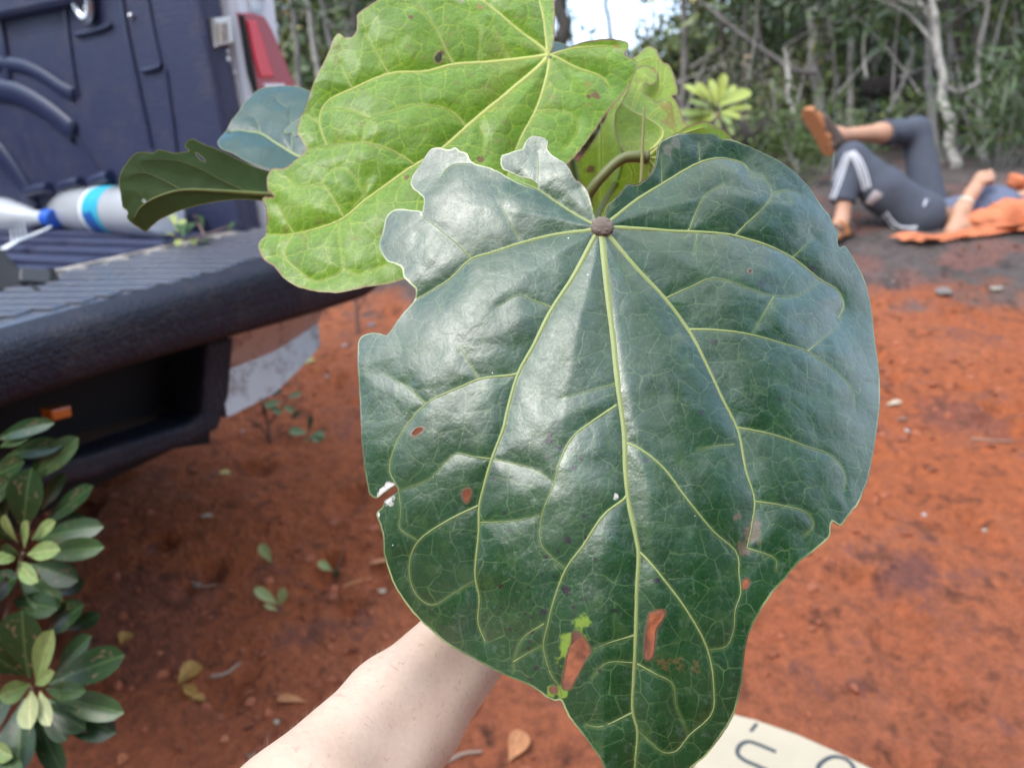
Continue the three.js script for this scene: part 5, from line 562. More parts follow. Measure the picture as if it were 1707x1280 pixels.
{
  const t = thing('person', 'person whose bare forearm reaches in from the bottom edge and holds up the leafy branch', 'person', at(600, 1230, 0.36)), O = t.position;
  const wr = at(804, 1045, 0.425), mid = at(668, 1190, 0.372), el = at(500, 1400, 0.305), far = at(360, 1620, 0.26), palm = at(880, 985, 0.445), kn = at(935, 960, 0.452);
  const across = at(850, 1050, 0.36).sub(at(800, 1000, 0.36)).normalize(), deep = camB.clone().negate();
  const off = (p, a, d) => p.clone().addScaledVector(across, a).addScaledVector(deep, d);
  const L = [[off(wr, -0.0105, 0), off(mid, -0.0095, 0), 0.0145, 0.019], [off(wr, 0.0105, 0.002), off(mid, 0.0115, 0.004), 0.0145, 0.0195], [off(mid, -0.0095, 0), off(el, -0.012, 0), 0.0195, 0.0245], [off(mid, 0.0115, 0.004), off(el, 0.012, 0.006), 0.0195, 0.0245], [el, far, 0.034, 0.038], [far, far.clone().add(V3(-0.06, -0.2, 0.12)), 0.038, 0.045],
    [off(wr, -0.010, 0), off(palm, -0.026, 0.004), 0.0145, 0.0135], [off(wr, 0.0, 0.002), off(palm, 0.0, 0.004), 0.016, 0.0145], [off(wr, 0.010, 0.002), off(palm, 0.026, 0.004), 0.0145, 0.0135], [off(palm, -0.026, 0.004), off(palm, 0.026, 0.004), 0.0135, 0.0135]];
  const G = []; // four fingers curled round the stem, each of three joints, and the thumb against it
  for (let i = 0; i < 4; i++) { const s = -0.028 + i * 0.0185, k = [0.92, 1.05, 1, 0.8][i], a = off(palm, s, 0.006), b = off(kn, s * 0.95, 0.024).addScaledVector(camR, 0.008 * k).addScaledVector(camU, 0.012 * k), c = off(b, 0.0, -0.022 * k).addScaledVector(camR, 0.020 * k).addScaledVector(camU, 0.004), d = off(c, 0, -0.016 * k).addScaledVector(camR, -0.014 * k).addScaledVector(camU, -0.008); G.push([a, b, 0.0098, 0.009], [b, c, 0.009, 0.0082], [c, d, 0.0082, 0.0072]); }
  const th0 = off(wr, -0.008, 0.004), th1 = off(palm, -0.028, -0.006).addScaledVector(camU, 0.006), th2 = off(palm, -0.024, -0.020).addScaledVector(camR, 0.026).addScaledVector(camU, 0.016), th3 = off(th2, 0.006, -0.004).addScaledVector(camR, 0.02); G.push([th0, th1, 0.0125, 0.0115], [th1, th2, 0.0118, 0.0102], [th2, th3, 0.0102, 0.0086]);
  const rel = (l) => l.map(([a, b, p, q]) => [a.clone().sub(O), b.clone().sub(O), p, q]), A = rel(L), Hn = rel(G), fa = bones(A, 0.010), fh = bones(Hn, 0.0035), f = (x, y, z) => smin(fa(x, y, z), fh(x, y, z), 0.006);
  const arm = netMesh(f, ...bounds(A.slice(0, 4), 0.012), 0.0042), bb = bounds([...Hn, ...A.slice(6)], 0.01), all = bounds([...A, ...Hn], 0.012);
  const g = netMesh(f, all[0], all[1], 0.0038); { const p = g.attributes.position, uv = [], ax = el.clone().sub(wr).normalize(), sd = V3().crossVectors(ax, deep).normalize(); for (let i = 0; i < p.count; i++) { const q = V3(p.getX(i), p.getY(i), p.getZ(i)); uv.push(q.dot(sd) * 9, q.dot(ax) * 9); } g.setAttribute('uv', new THREE.Float32BufferAttribute(uv, 2)); }
  part(t, 'forearm_and_hand', g, skinMat);
  // fine pale hairs along the upper edge of the forearm
  const r = rng(31), pos = g.attributes.position, nor = g.attributes.normal, hp = [], hi = []; const down = wr.clone().sub(el).normalize();
  for (let i = 0; i < 5200; i++) { const k = (r() * pos.count) | 0, p = V3(pos.getX(k), pos.getY(k), pos.getZ(k)), n = V3(nor.getX(k), nor.getY(k), nor.getZ(k)); const w = p.clone().add(O); if (w.clone().sub(wr).dot(down) > 0.0) continue; if (n.dot(camB) > 0.3 || n.dot(across) > 0.5) continue; const d = n.clone().multiplyScalar(0.4).addScaledVector(down, 0.8).addScaledVector(across, -0.3 + 0.6 * (r() - 0.5)).normalize(), L2 = 0.0025 + 0.003 * r(), s = V3().crossVectors(d, deep).normalize().multiplyScalar(0.00003), b = hp.length / 3, q = p.clone().addScaledVector(d, L2).addScaledVector(n, -0.0006); for (const v of [p.clone().add(s), p.clone().sub(s), q]) hp.push(v.x, v.y, v.z); hi.push(b, b + 1, b + 2); }
  const h = part(t, 'arm_hair', geoFrom(hp, hi), std({ color: C(0.45, 0.33, 0.24), roughness: 0.6 })); h.userData.kind = 'stuff';
}

{ // unseen rest of the person, added so its dark shirt darkens the leaf reflection
  const t = scene.children.find((o) => o.name === 'person'), O = t.position, q = (x, y, z) => V3(x, y, z).sub(O), sh = [[q(0, 0.42, 0.5), q(0, 0.72, 0.47), 0.17, 0.17], [q(-0.08, 0.95, 0.44), q(0.08, 0.95, 0.44), 0.14, 0.14], [q(0, 0.72, 0.47), q(0, 0.98, 0.44), 0.17, 0.14], [q(-0.14, 1.04, 0.43), q(0.14, 1.04, 0.43), 0.07, 0.07], [q(-0.17, 1.03, 0.43), q(-0.23, 0.9, 0.22), 0.07, 0.06], [q(0.17, 1.03, 0.43), q(0.27, 0.86, 0.3), 0.07, 0.06]], hd = [[q(0, 1.08, 0.43), q(0, 1.2, 0.41), 0.055, 0.055], [q(0, 1.27, 0.4), q(0, 1.31, 0.42), 0.09, 0.095], [q(0, 1.24, 0.34), q(0, 1.27, 0.345), 0.035, 0.04], [q(0.27, 0.86, 0.3), q(0.16, 1.02, 0.14), 0.045, 0.034], [q(-0.23, 0.9, 0.22), q(-0.17, 0.85, 0.06), 0.05, 0.045], [q(-0.075, 1.27, 0.4), q(-0.085, 1.25, 0.41), 0.02, 0.02], [q(0.075, 1.27, 0.4), q(0.085, 1.25, 0.41), 0.02, 0.02]];
  part(t, 'shirt', netMesh(bones(sh, 0.05), ...bounds(sh, 0.06), 0.02), std({ color: C(0.03, 0.034, 0.045), roughness: 0.95 })); part(t, 'head', netMesh(bones(hd, 0.03), ...bounds(hd, 0.04), 0.014), skinMat); part(t, 'hair', netMesh((x, y, z) => Math.max(Math.hypot(x - q(0, 1.31, 0.43).x, y - q(0, 1.31, 0.43).y, z - q(0, 1.31, 0.43).z) - 0.115, -(y - q(0, 1.28, 0).y) + (z < q(0, 0, 0.4).z ? -0.05 : 0.0)), q(-0.14, 1.16, 0.28).toArray(), q(0.14, 1.46, 0.58).toArray(), 0.012), std({ color: C(0.04, 0.025, 0.018), roughness: 0.9 }));
}

// ---------------------------------------------------------------- person lying on the back on the bank, one ankle crossed over the other knee
{
  const D = 3.72, g0 = at(1540, 395, D), j = (x, y, d = 0) => at(x, y, D + d), t = thing('person', 'person lying on the bank, knees raised, in grey striped trousers, with orange jacket', 'person', V3(g0.x, relief(g0.x, g0.z), g0.z)), O = t.position;
  const px = D / FPX, S = (l) => l.map(([a, b, p, q]) => [a.clone().sub(O), b.clone().sub(O), p * px, q * px]);
  // joints, picked in the photograph: the left leg is the nearer one
  const hipL = j(1530, 360, -0.09), hipR = j(1552, 366, 0.1), kneeL = j(1421, 262, -0.1), ankL = j(1403, 372, -0.12), toeL = j(1382, 396, -0.2), kneeR = j(1528, 218, 0.12), ankR = j(1400, 226, -0.05), waist = j(1580, 368, 0.0), chest = j(1656, 350, 0.0), neck = j(1700, 338, 0.02), head = j(1748, 326, 0.04), shL = j(1688, 352, -0.18), shR = j(1684, 340, 0.2), elL = j(1590, 388, -0.2), wrL = j(1621, 322, -0.14), elR = j(1625, 372, 0.28), wrR = j(1640, 310, 0.1);
  const cloth = (r, g, b, s) => std({ map: tex(256, 256, (u, v, o) => { const n = fbm(u * 9, v * 9, 4, s), f = vnoise(u * 200, v * 200, s); const k = 0.8 + 0.3 * n + 0.12 * (f - 0.5); o[0] = r * k; o[1] = g * k; o[2] = b * k; }), roughness: 0.92 });
  const planar = (g, s) => { const p = g.attributes.position, uv = []; for (let i = 0; i < p.count; i++) uv.push(p.getX(i) * s + p.getZ(i) * 0.6 * s, p.getY(i) * s); g.setAttribute('uv', new THREE.Float32BufferAttribute(uv, 2)); return g; };
  const skin = phys({ color: C(0.5, 0.27, 0.17), roughness: 0.55 });
  const net = (L, k, cell, fn) => { const f0 = bones(L, k), f = fn ? (x, y, z) => fn(f0(x, y, z), x, y, z) : f0; return planar(netMesh(f, ...bounds(L, 0.03), cell), 2); };
  // body: one skin from head to feet
  const hand = j(1638, 297, -0.1), legs = [[hipL, kneeL, 24, 17], [kneeL, ankL, 16, 11], [hipR, kneeR, 24, 17], [kneeR, j(1468, 222, 0.03), 16, 15.5], [j(1468, 222, 0.03), ankR, 15, 10.5], [ankL, toeL, 11, 9], [ankR, j(1378, 210, -0.06), 11, 9]];
  const torso = [[waist, hipL, 26, 24], [waist, hipR, 26, 24], [waist, chest, 27, 31], [chest, shL, 27, 16], [chest, shR, 27, 16], [chest, neck, 22, 16], [neck, head, 16, 26], [head, j(1766, 316, 0.04), 26, 24]], arms = [[shL, elL, 15, 11.5], [elL, j(1603, 352, -0.17), 12.5, 12.5], [j(1603, 352, -0.17), wrL, 12.5, 8.5], [wrL, hand, 10, 12], [shR, elR, 15, 11.5], [elR, wrR, 12, 8.5], [wrR, j(1648, 296, 0.04), 10, 11]];
  const fing = []; for (let i = 0; i < 4; i++) { const a = j(1640 + i * 2.2, 291 + i * 3.2, -0.1 - 0.012 * i), b = j(1652 + i * 1.2, 285 + i * 4.5, -0.09 - 0.014 * i), c = j(1655 - i * 0.5, 294 + i * 4, -0.07 - 0.014 * i); fing.push([a, b, 3.6, 3.2], [b, c, 3.2, 2.9]); } fing.push([j(1630, 300, -0.14), j(1641, 303, -0.15), 4, 3.4], [j(1641, 303, -0.15), j(1650, 300, -0.14), 3.4, 3]);
  const body = S([...legs, ...torso, ...arms]), fb = bones(body, 0.03), ff = bones(S(fing), 0.006), all = bounds([...body, ...S(fing)], 0.03); part(t, 'body', planar(netMesh((x, y, z) => smin(fb(x, y, z), ff(x, y, z), 0.008), all[0], all[1], 0.0095), 2), skin);
  { const hd = j(1762, 314, 0.04).sub(O), dirHead = head.clone().sub(neck).normalize(), face = V3(0, 1, 0); // face turned to the sky; outside the frame
    const nose = part(t, 'nose', new THREE.ConeGeometry(0.014, 0.034, 10), skin); nose.position.copy(head.clone().sub(O)).addScaledVector(face, 0.088).addScaledVector(dirHead, 0.02); const hair = part(t, 'hair', netMesh((x, y, z) => Math.max(Math.hypot(x - hd.x, y - hd.y, z - hd.z) - 0.092, (y - hd.y) - 0.045 - (x - hd.x) * 0.6), [hd.x - 0.12, hd.y - 0.12, hd.z - 0.12], [hd.x + 0.12, hd.y + 0.12, hd.z + 0.12], 0.01), std({ color: C(0.03, 0.02, 0.015), roughness: 0.9 })); for (const s of [-1, 1]) { const e = part(t, 'eye', new THREE.SphereGeometry(0.011, 12, 8), std({ color: C(0.6, 0.58, 0.55), roughness: 0.3 })); e.position.copy(head.clone().sub(O)).addScaledVector(face, 0.074).addScaledVector(dirHead, 0.03); e.position.z += s * 0.03; } const m = part(t, 'mouth', new THREE.CapsuleGeometry(0.006, 0.035, 4, 8), std({ color: C(0.4, 0.16, 0.12), roughness: 0.6 })); m.rotation.x = Math.PI / 2; m.position.copy(head.clone().sub(O)).addScaledVector(face, 0.078).addScaledVector(dirHead, -0.018); }
  // trousers: loose cloth over hips, the near leg to below the knee, the far leg to the raised calf
  const hemL = j(1405, 338, -0.11), hemR = j(1476, 221, 0.04), tr = S([[waist.clone().lerp(hipL, 0.5), hipL, 31, 37], [waist.clone().lerp(hipR, 0.5), hipR, 29, 31], [hipL, j(1474, 318, -0.1), 40, 33], [j(1474, 318, -0.1), kneeL, 33, 23], [kneeL, hemL, 21, 20], [hipR, kneeR, 31, 22], [kneeR, hemR, 21, 22]]);
  const cutPlane = (a, b) => { const n = b.clone().sub(a).normalize(), o = b.clone().sub(O); return (x, y, z) => (x - o.x) * n.x + (y - o.y) * n.y + (z - o.z) * n.z; }, c1 = cutPlane(kneeL, hemL), c2 = cutPlane(kneeR, hemR), kL = S([[kneeL, hemL, 1, 1]])[0], kR = S([[kneeR, hemR, 1, 1]])[0];
  const w0 = j(1547, 366, 0).sub(O), w1 = j(1547, 338, 0).sub(O).y, c3 = (x, y) => y < w1 ? x - w0.x : -1; const wrinkle = (x, y, z) => 0.006 * (fbm(x * 9 + y * 5, y * 11 + z * 6, 3, 5) - 0.5) + 0.004 * Math.sin(x * 40 + y * 60 + 3 * fbm(x * 6, y * 6, 2, 8)) * sst(0.45, 0.7, vnoise(x * 7, y * 7, 6));
  part(t, 'trousers', net(tr, 0.04, 0.009, (d, x, y, z) => { let q = Math.max(d + wrinkle(x, y, z), c3(x, y, z)); if (cap(x, y, z, kL[0], kL[1], 0, 0) < 0.11) q = Math.max(q, c1(x, y, z)); if (cap(x, y, z, kR[0], kR[1], 0, 0) < 0.11) q = Math.max(q, c2(x, y, z)); return q; }), cloth(0.07, 0.08, 0.105, 3));
  // three pale stripes along the near leg, a badge, the pocket edge
  const st = std({ color: C(0.62, 0.64, 0.68), roughness: 0.9 }), fT = bones(tr, 0.04), toSurf = (x, y) => { const d = ray(x, y).normalize(); let s = D - 0.6; for (let k = 0; k < 60; k++) { const p = EYE.clone().addScaledVector(d, s).sub(O), q = fT(p.x, p.y, p.z) + wrinkle(p.x, p.y, p.z); if (q < 0.0005) break; s += Math.max(q * 0.8, 0.0006); } return EYE.clone().addScaledVector(d, s - 0.002).sub(O); };
  const stripe = (pts, w) => { const P3 = smoothPts(pts.map(([x, y]) => V3(x, y, 0)), 22).map((p) => toSurf(p.x, p.y)); part(t, 'stripe', tube(P3, () => w * px / 2, 6, camB, 0.35), st); };
  for (let i = 0; i < 3; i++) { const o = i * 5.6; stripe([[1380 + o, 330 + o * 0.2], [1392 + o, 300], [1405 + o * 0.8, 268], [1412 + o * 0.6, 254 + o * 0.5]], 4); stripe([[1416 + o * 0.7, 253 - o * 0.15], [1425 + o * 0.9, 268 - o * 0.3], [1434 + o, 292 - o * 0.35], [1441 + o * 0.9, 318 - o * 0.5]], 4); stripe([[1468 + o * 0.95, 362 - o * 0.75], [1480 + o * 0.8, 378 - o * 0.95], [1494 + o * 0.55, 388 - o * 1.0], [1512, 390 - o], [1530, 389 - o * 0.95]], 4); }
  part(t, 'badge', tube([[1451, 341], [1456, 335], [1462, 328], [1467, 321]].map(([x, y]) => toSurf(x, y)), () => 9 * px, 8, camB, 0.18), std({ color: C(0.56, 0.5, 0.5), roughness: 0.8 })); part(t, 'pocket_edge', tube([[1541, 344], [1545, 333], [1549, 335]].map(([x, y]) => toSurf(x, y)), () => 1.8 * px, 6), st);
  // bare flank at the waist shows as the gap between trousers and shirt; the shirt
  const shirt = S([[j(1560, 368, 0), chest, 32, 37], [chest, shL.clone().lerp(chest, 0.3), 32, 22], [chest, shR.clone().lerp(chest, 0.3), 32, 22], [chest, j(1678, 345, 0.02), 33, 27]]), sc = cutPlane(chest, j(1554, 372, 0)); part(t, 'shirt', net(shirt, 0.04, 0.009, (d, x, y, z) => Math.max(d + wrinkle(x * 1.2, y * 1.4, z), sc(x, y, z))), cloth(0.13, 0.15, 0.225, 7));
  // orange jacket worn open: sleeve bunched over the upper arm, front edge by the neck, tail spread on the ground
  const orange = cloth(0.6, 0.19, 0.085, 9), jk = S([[j(1614, 390, -0.2), j(1640, 376, -0.2), 13, 23], [j(1640, 376, -0.2), j(1680, 364, -0.19), 25, 27], [j(1680, 364, -0.19), j(1740, 352, -0.14), 27, 25], [j(1690, 300, 0.12), j(1740, 318, 0.12), 10, 22]]); part(t, 'jacket', net(jk, 0.03, 0.009, (d, x, y, z) => d + 3.4 * wrinkle(x * 1.5, y * 1.5, z) + 0.006 * Math.sin(x * 48 - y * 34 + 4 * fbm(x * 5, y * 5, 2, 3))), orange);
  { const out = [[1480, 405], [1500, 400], [1540, 400], [1590, 399], [1640, 392], [1700, 385], [1760, 380], [1760, 394], [1700, 395], [1650, 401], [1590, 408], [1545, 412], [1534, 416], [1520, 411], [1505, 411], [1494, 406]].map(([x, y]) => onG(x, y)), n = out.length, cx = out.reduce((a, p) => a.add(p), V3()).multiplyScalar(1 / n), pos = [], idx = [], rings = 7, rr = rng(4); for (let k = 0; k <= rings; k++) for (let i = 0; i < n; i++) { const p = cx.clone().lerp(out[i], k / rings); p.y = relief(p.x, p.z) + 0.012 + 0.05 * vnoise(p.x * 14, p.z * 22, 5) * (k < rings ? 1 : 0.5); pos.push(p.x - O.x, p.y - O.y, p.z - O.z); } for (let k = 0; k < rings; k++) for (let i = 0; i < n; i++) { const a = k * n + i, b = k * n + (i + 1) % n; idx.push(a, b, a + n, a + n, b, b + n); } part(t, 'jacket_tail', planar(geoFrom(pos, idx), 2), orange); }
  // wristband, sandals
  const wb = part(t, 'wristband', new THREE.TorusGeometry(10.2 * px, 2.6 * px, 8, 22), std({ color: C(0.62, 0.62, 0.5), roughness: 0.7 })); { const a = j(1610, 340, -0.155), d = wrL.clone().sub(j(1603, 352, -0.17)).normalize(); wb.position.copy(a.sub(O)); wb.quaternion.setFromUnitVectors(V3(0, 0, 1), d); wb.position.copy(j(1610.5, 338, -0.157).sub(O)); }
  const sole = std({ color: C(0.46, 0.19, 0.075), roughness: 0.8 }), upper = std({ color: C(0.1, 0.075, 0.06), roughness: 0.85 });
  { const f = S([[j(1391, 234, -0.06), j(1372, 200, -0.11), 15, 11], [j(1398, 228, -0.04), j(1388, 240, -0.06), 11, 13]]); part(t, 'shoe_upper', net(f, 0.012, 0.007), upper); }
  const sandal = (heel, toe, n, shade) => { const ax = toe.clone().sub(heel), len = ax.length(); ax.normalize(); n = n.clone().addScaledVector(ax, -n.dot(ax)).normalize(); const sd = V3().crossVectors(ax, n), s = new THREE.Shape(); s.moveTo(0, -0.033); s.bezierCurveTo(0.06, -0.036, 0.1, -0.03, 0.14, -0.044); s.bezierCurveTo(0.2, -0.056, len, -0.05, len, -0.006); s.bezierCurveTo(len, 0.04, 0.2, 0.05, 0.14, 0.042); s.bezierCurveTo(0.1, 0.03, 0.05, 0.036, 0, 0.033); s.bezierCurveTo(-0.03, 0.03, -0.03, -0.03, 0, -0.033); const g = new THREE.ExtrudeGeometry(s, { depth: 0.016, bevelEnabled: true, bevelSize: 0.004, bevelThickness: 0.004, bevelSegments: 2 }); g.applyMatrix4(new THREE.Matrix4().makeBasis(ax, sd.clone().negate(), n.clone().negate().multiplyScalar(-1)).setPosition(heel.clone().sub(O))); const so = part(t, 'sandal', g, sole);
    for (let i = 0; i < 5; i++) { const q = 0.02 + i * 0.05, b = heel.clone().sub(O).addScaledVector(ax, q), hgt = 0.075 - i * 0.009; part(so, 'strap', tube(smoothPts([b.clone().addScaledVector(sd, -0.042), b.clone().addScaledVector(sd, -0.03).addScaledVector(n, hgt * 0.7), b.clone().addScaledVector(n, hgt), b.clone().addScaledVector(sd, 0.03).addScaledVector(n, hgt * 0.7), b.clone().addScaledVector(sd, 0.042)], 14), () => 0.011, 7, n, 0.4), i % 2 ? sole : upper); } return so; };
  sandal(j(1380, 252, -0.05), j(1346, 182, -0.14), j(1396, 206, -0.06).sub(j(1366, 218, -0.09))); sandal(j(1411, 388, -0.1), j(1372, 401, -0.24), V3(0, 1, 0));
}

// ---------------------------------------------------------------- shrub in the lower left corner: rosettes of obovate leaves
{
  const d0 = 0.86, t = thing('green_shrub', 'leathery green shrub with pale young leaves in front of the bumper, lower left corner', 'shrub', (() => { const p = at(20, 1250, 0.95); p.y = relief(p.x, p.z); return p; })()), O = t.position, r = rng(12);
  const mk = (r0, g0, b0, s, ro = 0.38) => phys({ map: tex(128, 256, (u, v, o) => { const n = fbm(u * 6, v * 10, 4, s), m = 1 - sst(0.01, 0.035, Math.abs(u - 0.5)), lat = (1 - sst(0.02, 0.1, Math.abs(((v * 9 - Math.abs(u - 0.5) * 7) % 1 + 1) % 1 - 0.5))) * 0.18; o[0] = r0 * (0.75 + 0.5 * n); o[1] = g0 * (0.8 + 0.4 * n); o[2] = b0 * (0.75 + 0.5 * n); const k = Math.max(m * 0.7, lat); o[0] = lerp(o[0], r0 * 2 + 0.06, k); o[1] = lerp(o[1], g0 * 1.6 + 0.08, k); o[2] = lerp(o[2], b0 * 1.6 + 0.03, k); const sp = sst(0.7, 0.78, fbm(u * 9, v * 14, 3, s + 40)); o[0] = lerp(o[0], 0.2, sp * 0.6); o[1] = lerp(o[1], 0.12, sp * 0.6); o[2] = lerp(o[2], 0.07, sp * 0.6); }), roughness: ro, clearcoat: 0.12, clearcoatRoughness: 0.25, specularIntensity: 0.75 });
  const mats = [mk(0.015, 0.042, 0.01, 1), mk(0.022, 0.055, 0.016, 2), mk(0.2, 0.27, 0.09, 3, 0.45), mk(0.05, 0.095, 0.03, 4), mk(0.33, 0.35, 0.17, 5, 0.5)];
  const leaf = (x0, y0, x1, y1, w, k, dz0 = 0, dz1 = 0, bend = 0.15) => { const A = at(x0, y0, d0 + dz0), B2 = at(x1, y1, d0 + dz1); part(t, 'leaf', leafBetween(A.sub(O), B2.sub(O), w * (0.86 + 0.2 * r()) * d0 / FPX, bend * (0.4 + 1.6 * r()), camB.clone().addScaledVector(camU, 0.35).addScaledVector(camR, 0.7 * (r() - 0.5)), 0.6 + 1.3 * r()), mats[k]); };
  // lower rosette
  const c1 = [55, 1140]; leaf(60, 1140, 88, 1050, 42, 2, 0, -0.03); leaf(58, 1142, 90, 1120, 26, 2, 0, -0.05); leaf(50, 1140, -4, 1160, 38, 2, 0, -0.03); leaf(52, 1150, 50, 1215, 36, 4, 0, -0.05); leaf(66, 1152, 82, 1210, 24, 4, 0, -0.045); leaf(75, 1148, 142, 1152, 32, 3, 0.01, -0.02);
  leaf(48, 1130, 36, 1018, 90, 0, 0.03, 0.01); leaf(80, 1140, 207, 1092, 62, 0, 0.03, 0.0); leaf(82, 1155, 206, 1188, 46, 3, 0.03, 0); leaf(80, 1165, 193, 1222, 62, 0, 0.04, 0.02); leaf(70, 1170, 142, 1215, 44, 1, 0.02, 0); leaf(70, 1165, 110, 1235, 40, 1, 0.02, 0); leaf(40, 1165, 30, 1290, 84, 1, 0.04, 0); leaf(58, 1175, 105, 1290, 50, 1, 0.05, 0.02); leaf(30, 1150, -60, 1230, 60, 0, 0.04, 0); leaf(40, 1125, -40, 1070, 62, 0, 0.04, 0.01); leaf(88, 1130, 152, 1060, 44, 1, 0.05, 0.03); leaf(15, 1250, 22, 1310, 40, 3, -0.01, -0.04); leaf(-10, 1240, 20, 1262, 30, 2, 0.0, -0.03);
  // middle leaves
  leaf(78, 1060, 140, 1008, 54, 0, 0.05, 0.03); leaf(110, 1050, 166, 1025, 34, 1, 0.06, 0.05); leaf(20, 1000, 95, 1015, 46, 1, 0.05, 0.02); leaf(30, 960, 100, 1012, 48, 3, 0.06, 0.03); leaf(-20, 1010, 30, 960, 50, 0, 0.06, 0.02); leaf(90, 990, 140, 970, 32, 1, 0.07, 0.05);
  // upper rosette
  leaf(45, 924, 100, 916, 36, 2, 0, -0.03); leaf(40, 915, 45, 868, 24, 2, 0, -0.02); leaf(52, 900, 92, 870, 24, 2, 0.01, -0.02); leaf(30, 935, 62, 970, 30, 2, 0, -0.04); leaf(26, 920, -8, 940, 32, 2, 0, -0.03); leaf(30, 905, 8, 858, 30, 2, 0, -0.02); leaf(36, 930, 10, 905, 26, 3, 0, -0.03);
  leaf(60, 925, 173, 912, 44, 3, 0.03, 0.01); leaf(60, 900, 172, 878, 44, 1, 0.05, 0.03); leaf(68, 880, 154, 810, 40, 0, 0.05, 0.02); leaf(40, 890, 52, 780, 62, 0, 0.04, 0.02); leaf(50, 940, 130, 968, 50, 0, 0.05, 0.03); leaf(20, 950, -40, 1000, 54, 0, 0.05, 0.0); leaf(20, 900, -50, 850, 60, 0, 0.05, 0.01); leaf(70, 905, 140, 860, 44, 1, 0.06, 0.04); leaf(10, 860, 4, 800, 40, 1, 0.05, 0.04);
  // leaves in the shade of the bumper
  leaf(-10, 735, 90, 705, 34, 0, 0.02, 0); leaf(0, 745, 60, 715, 40, 3, 0.03, 0.0); leaf(10, 760, 104, 742, 40, 0, 0.05, 0.02); leaf(60, 800, 130, 730, 44, 3, 0.04, 0.02); leaf(50, 800, 84, 762, 36, 0, 0.05, 0.03); leaf(-20, 800, 40, 770, 50, 0, 0.06, 0.03); leaf(-30, 850, 20, 800, 50, 0, 0.06, 0.03); leaf(70, 850, 110, 790, 30, 1, 0.08, 0.06);
  const stem = std({ color: C(0.16, 0.1, 0.07), roughness: 0.9 }), w = (a) => a.map(([x, y, z]) => at(x, y, d0 + z).sub(O)), st = (p, q) => part(t, 'stem', tube(smoothPts(w(p), 12), (s) => lerp(0.004, 0.0022, s), 7), stem);
  st([[10, 1420, 0.1], [30, 1280, 0.07], [52, 1146, 0]]); st([[-20, 1300, 0.12], [0, 1080, 0.1], [38, 922, 0]]); st([[-60, 1200, 0.14], [-30, 900, 0.1], [30, 770, 0.05]]); st([[-10, 1080, 0.11], [40, 1060, 0.08], [90, 1055, 0.05]]);
}
// ---------------------------------------------------------------- small plants on the bare soil
const sproutMats = [[0.30, 0.36, 0.14], [0.15, 0.24, 0.11], [0.32, 0.34, 0.14], [0.4, 0.2, 0.03], [0.05, 0.1, 0.045]].map(([r, g, b]) => phys({ color: C(r, g, b), roughness: 0.5 })), twigM = std({ color: C(0.2, 0.1, 0.07), roughness: 0.9 }), paleTwig = std({ color: C(0.36, 0.25, 0.19), roughness: 0.9 });
function sprout(label, base, leaves, stems, name = 'seedling', cat = 'seedling') { const o = onG(...base), t = thing(name, label, cat, o), w = (x, y, h) => { const k = ray(x, y), dep = o.clone().sub(EYE).dot(camB) * -1; return EYE.clone().addScaledVector(k, dep - h).sub(o); }; const sc = o.distanceTo(EYE) / FPX;
  for (const [x0, y0, x1, y1, wd, k, h = 0.0, b = 0.12] of leaves) part(t, 'leaf', leafBetween(w(x0, y0, h), w(x1, y1, h + 0.01), wd * 0.74 * sc, b, camB.clone().add(V3(0, 0.8, 0))), sproutMats[k]); for (const [pts, wd] of stems) part(t, 'stem', tube(smoothPts(pts.map(([x, y, h = 0]) => w(x, y, h)), 10), (q) => wd * sc / 2 * (1 - 0.4 * q), 6), twigM); return t; }
sprout('pale one-leaved seedling standing higher of two between the shrub and the big leaf', [455, 945], [[452, 938, 434, 906, 22, 0]], [[[[456, 950], [452, 936]], 4]]);
sprout('seedling with two long pale leaves and a yellow one below, left of the forearm', [468, 1022], [[464, 1008, 424, 980, 22, 0], [466, 1010, 474, 980, 20, 0], [464, 1018, 440, 1008, 10, 2]], [[[[470, 1028], [465, 1008]], 4]]);
sprout('small seedling with one pale leaf and a brown twig beside the big leaf', [556, 968], [[554, 952, 530, 936, 18, 0], [558, 966, 562, 948, 10, 4]], [[[[560, 972], [556, 950]], 4], [[[562, 952], [568, 930], [572, 916]], 4]]);
sprout('leafy seedling with bare forked stem next to the metal bumper end', [450, 738], [[440, 672, 470, 690, 14, 1], [470, 670, 440, 676, 18, 1], [478, 662, 502, 656, 14, 1], [470, 676, 490, 686, 14, 1], [452, 660, 470, 650, 12, 4], [484, 700, 500, 686, 14, 4], [516, 718, 518, 692, 12, 4], [512, 722, 482, 718, 20, 1], [516, 726, 540, 736, 22, 1], [514, 728, 508, 748, 18, 1], [520, 722, 541, 724, 14, 1]], [[[[452, 740], [446, 705], [440, 676]], 7], [[[450, 735], [430, 706], [408, 698]], 4], [[[447, 708], [462, 690], [478, 664]], 4], [[[512, 748], [513, 726], [516, 700]], 3], [[[440, 690], [436, 672], [444, 652]], 4]]);
sprout('upright bare twig behind the metal bumper end, under the yellow-green leaf', [596, 556], [], [[[[597, 560], [595, 530], [593, 500], [592, 470]], 9], [[[595, 520], [606, 500], [612, 480]], 4]], 'dead_twig', 'twig');
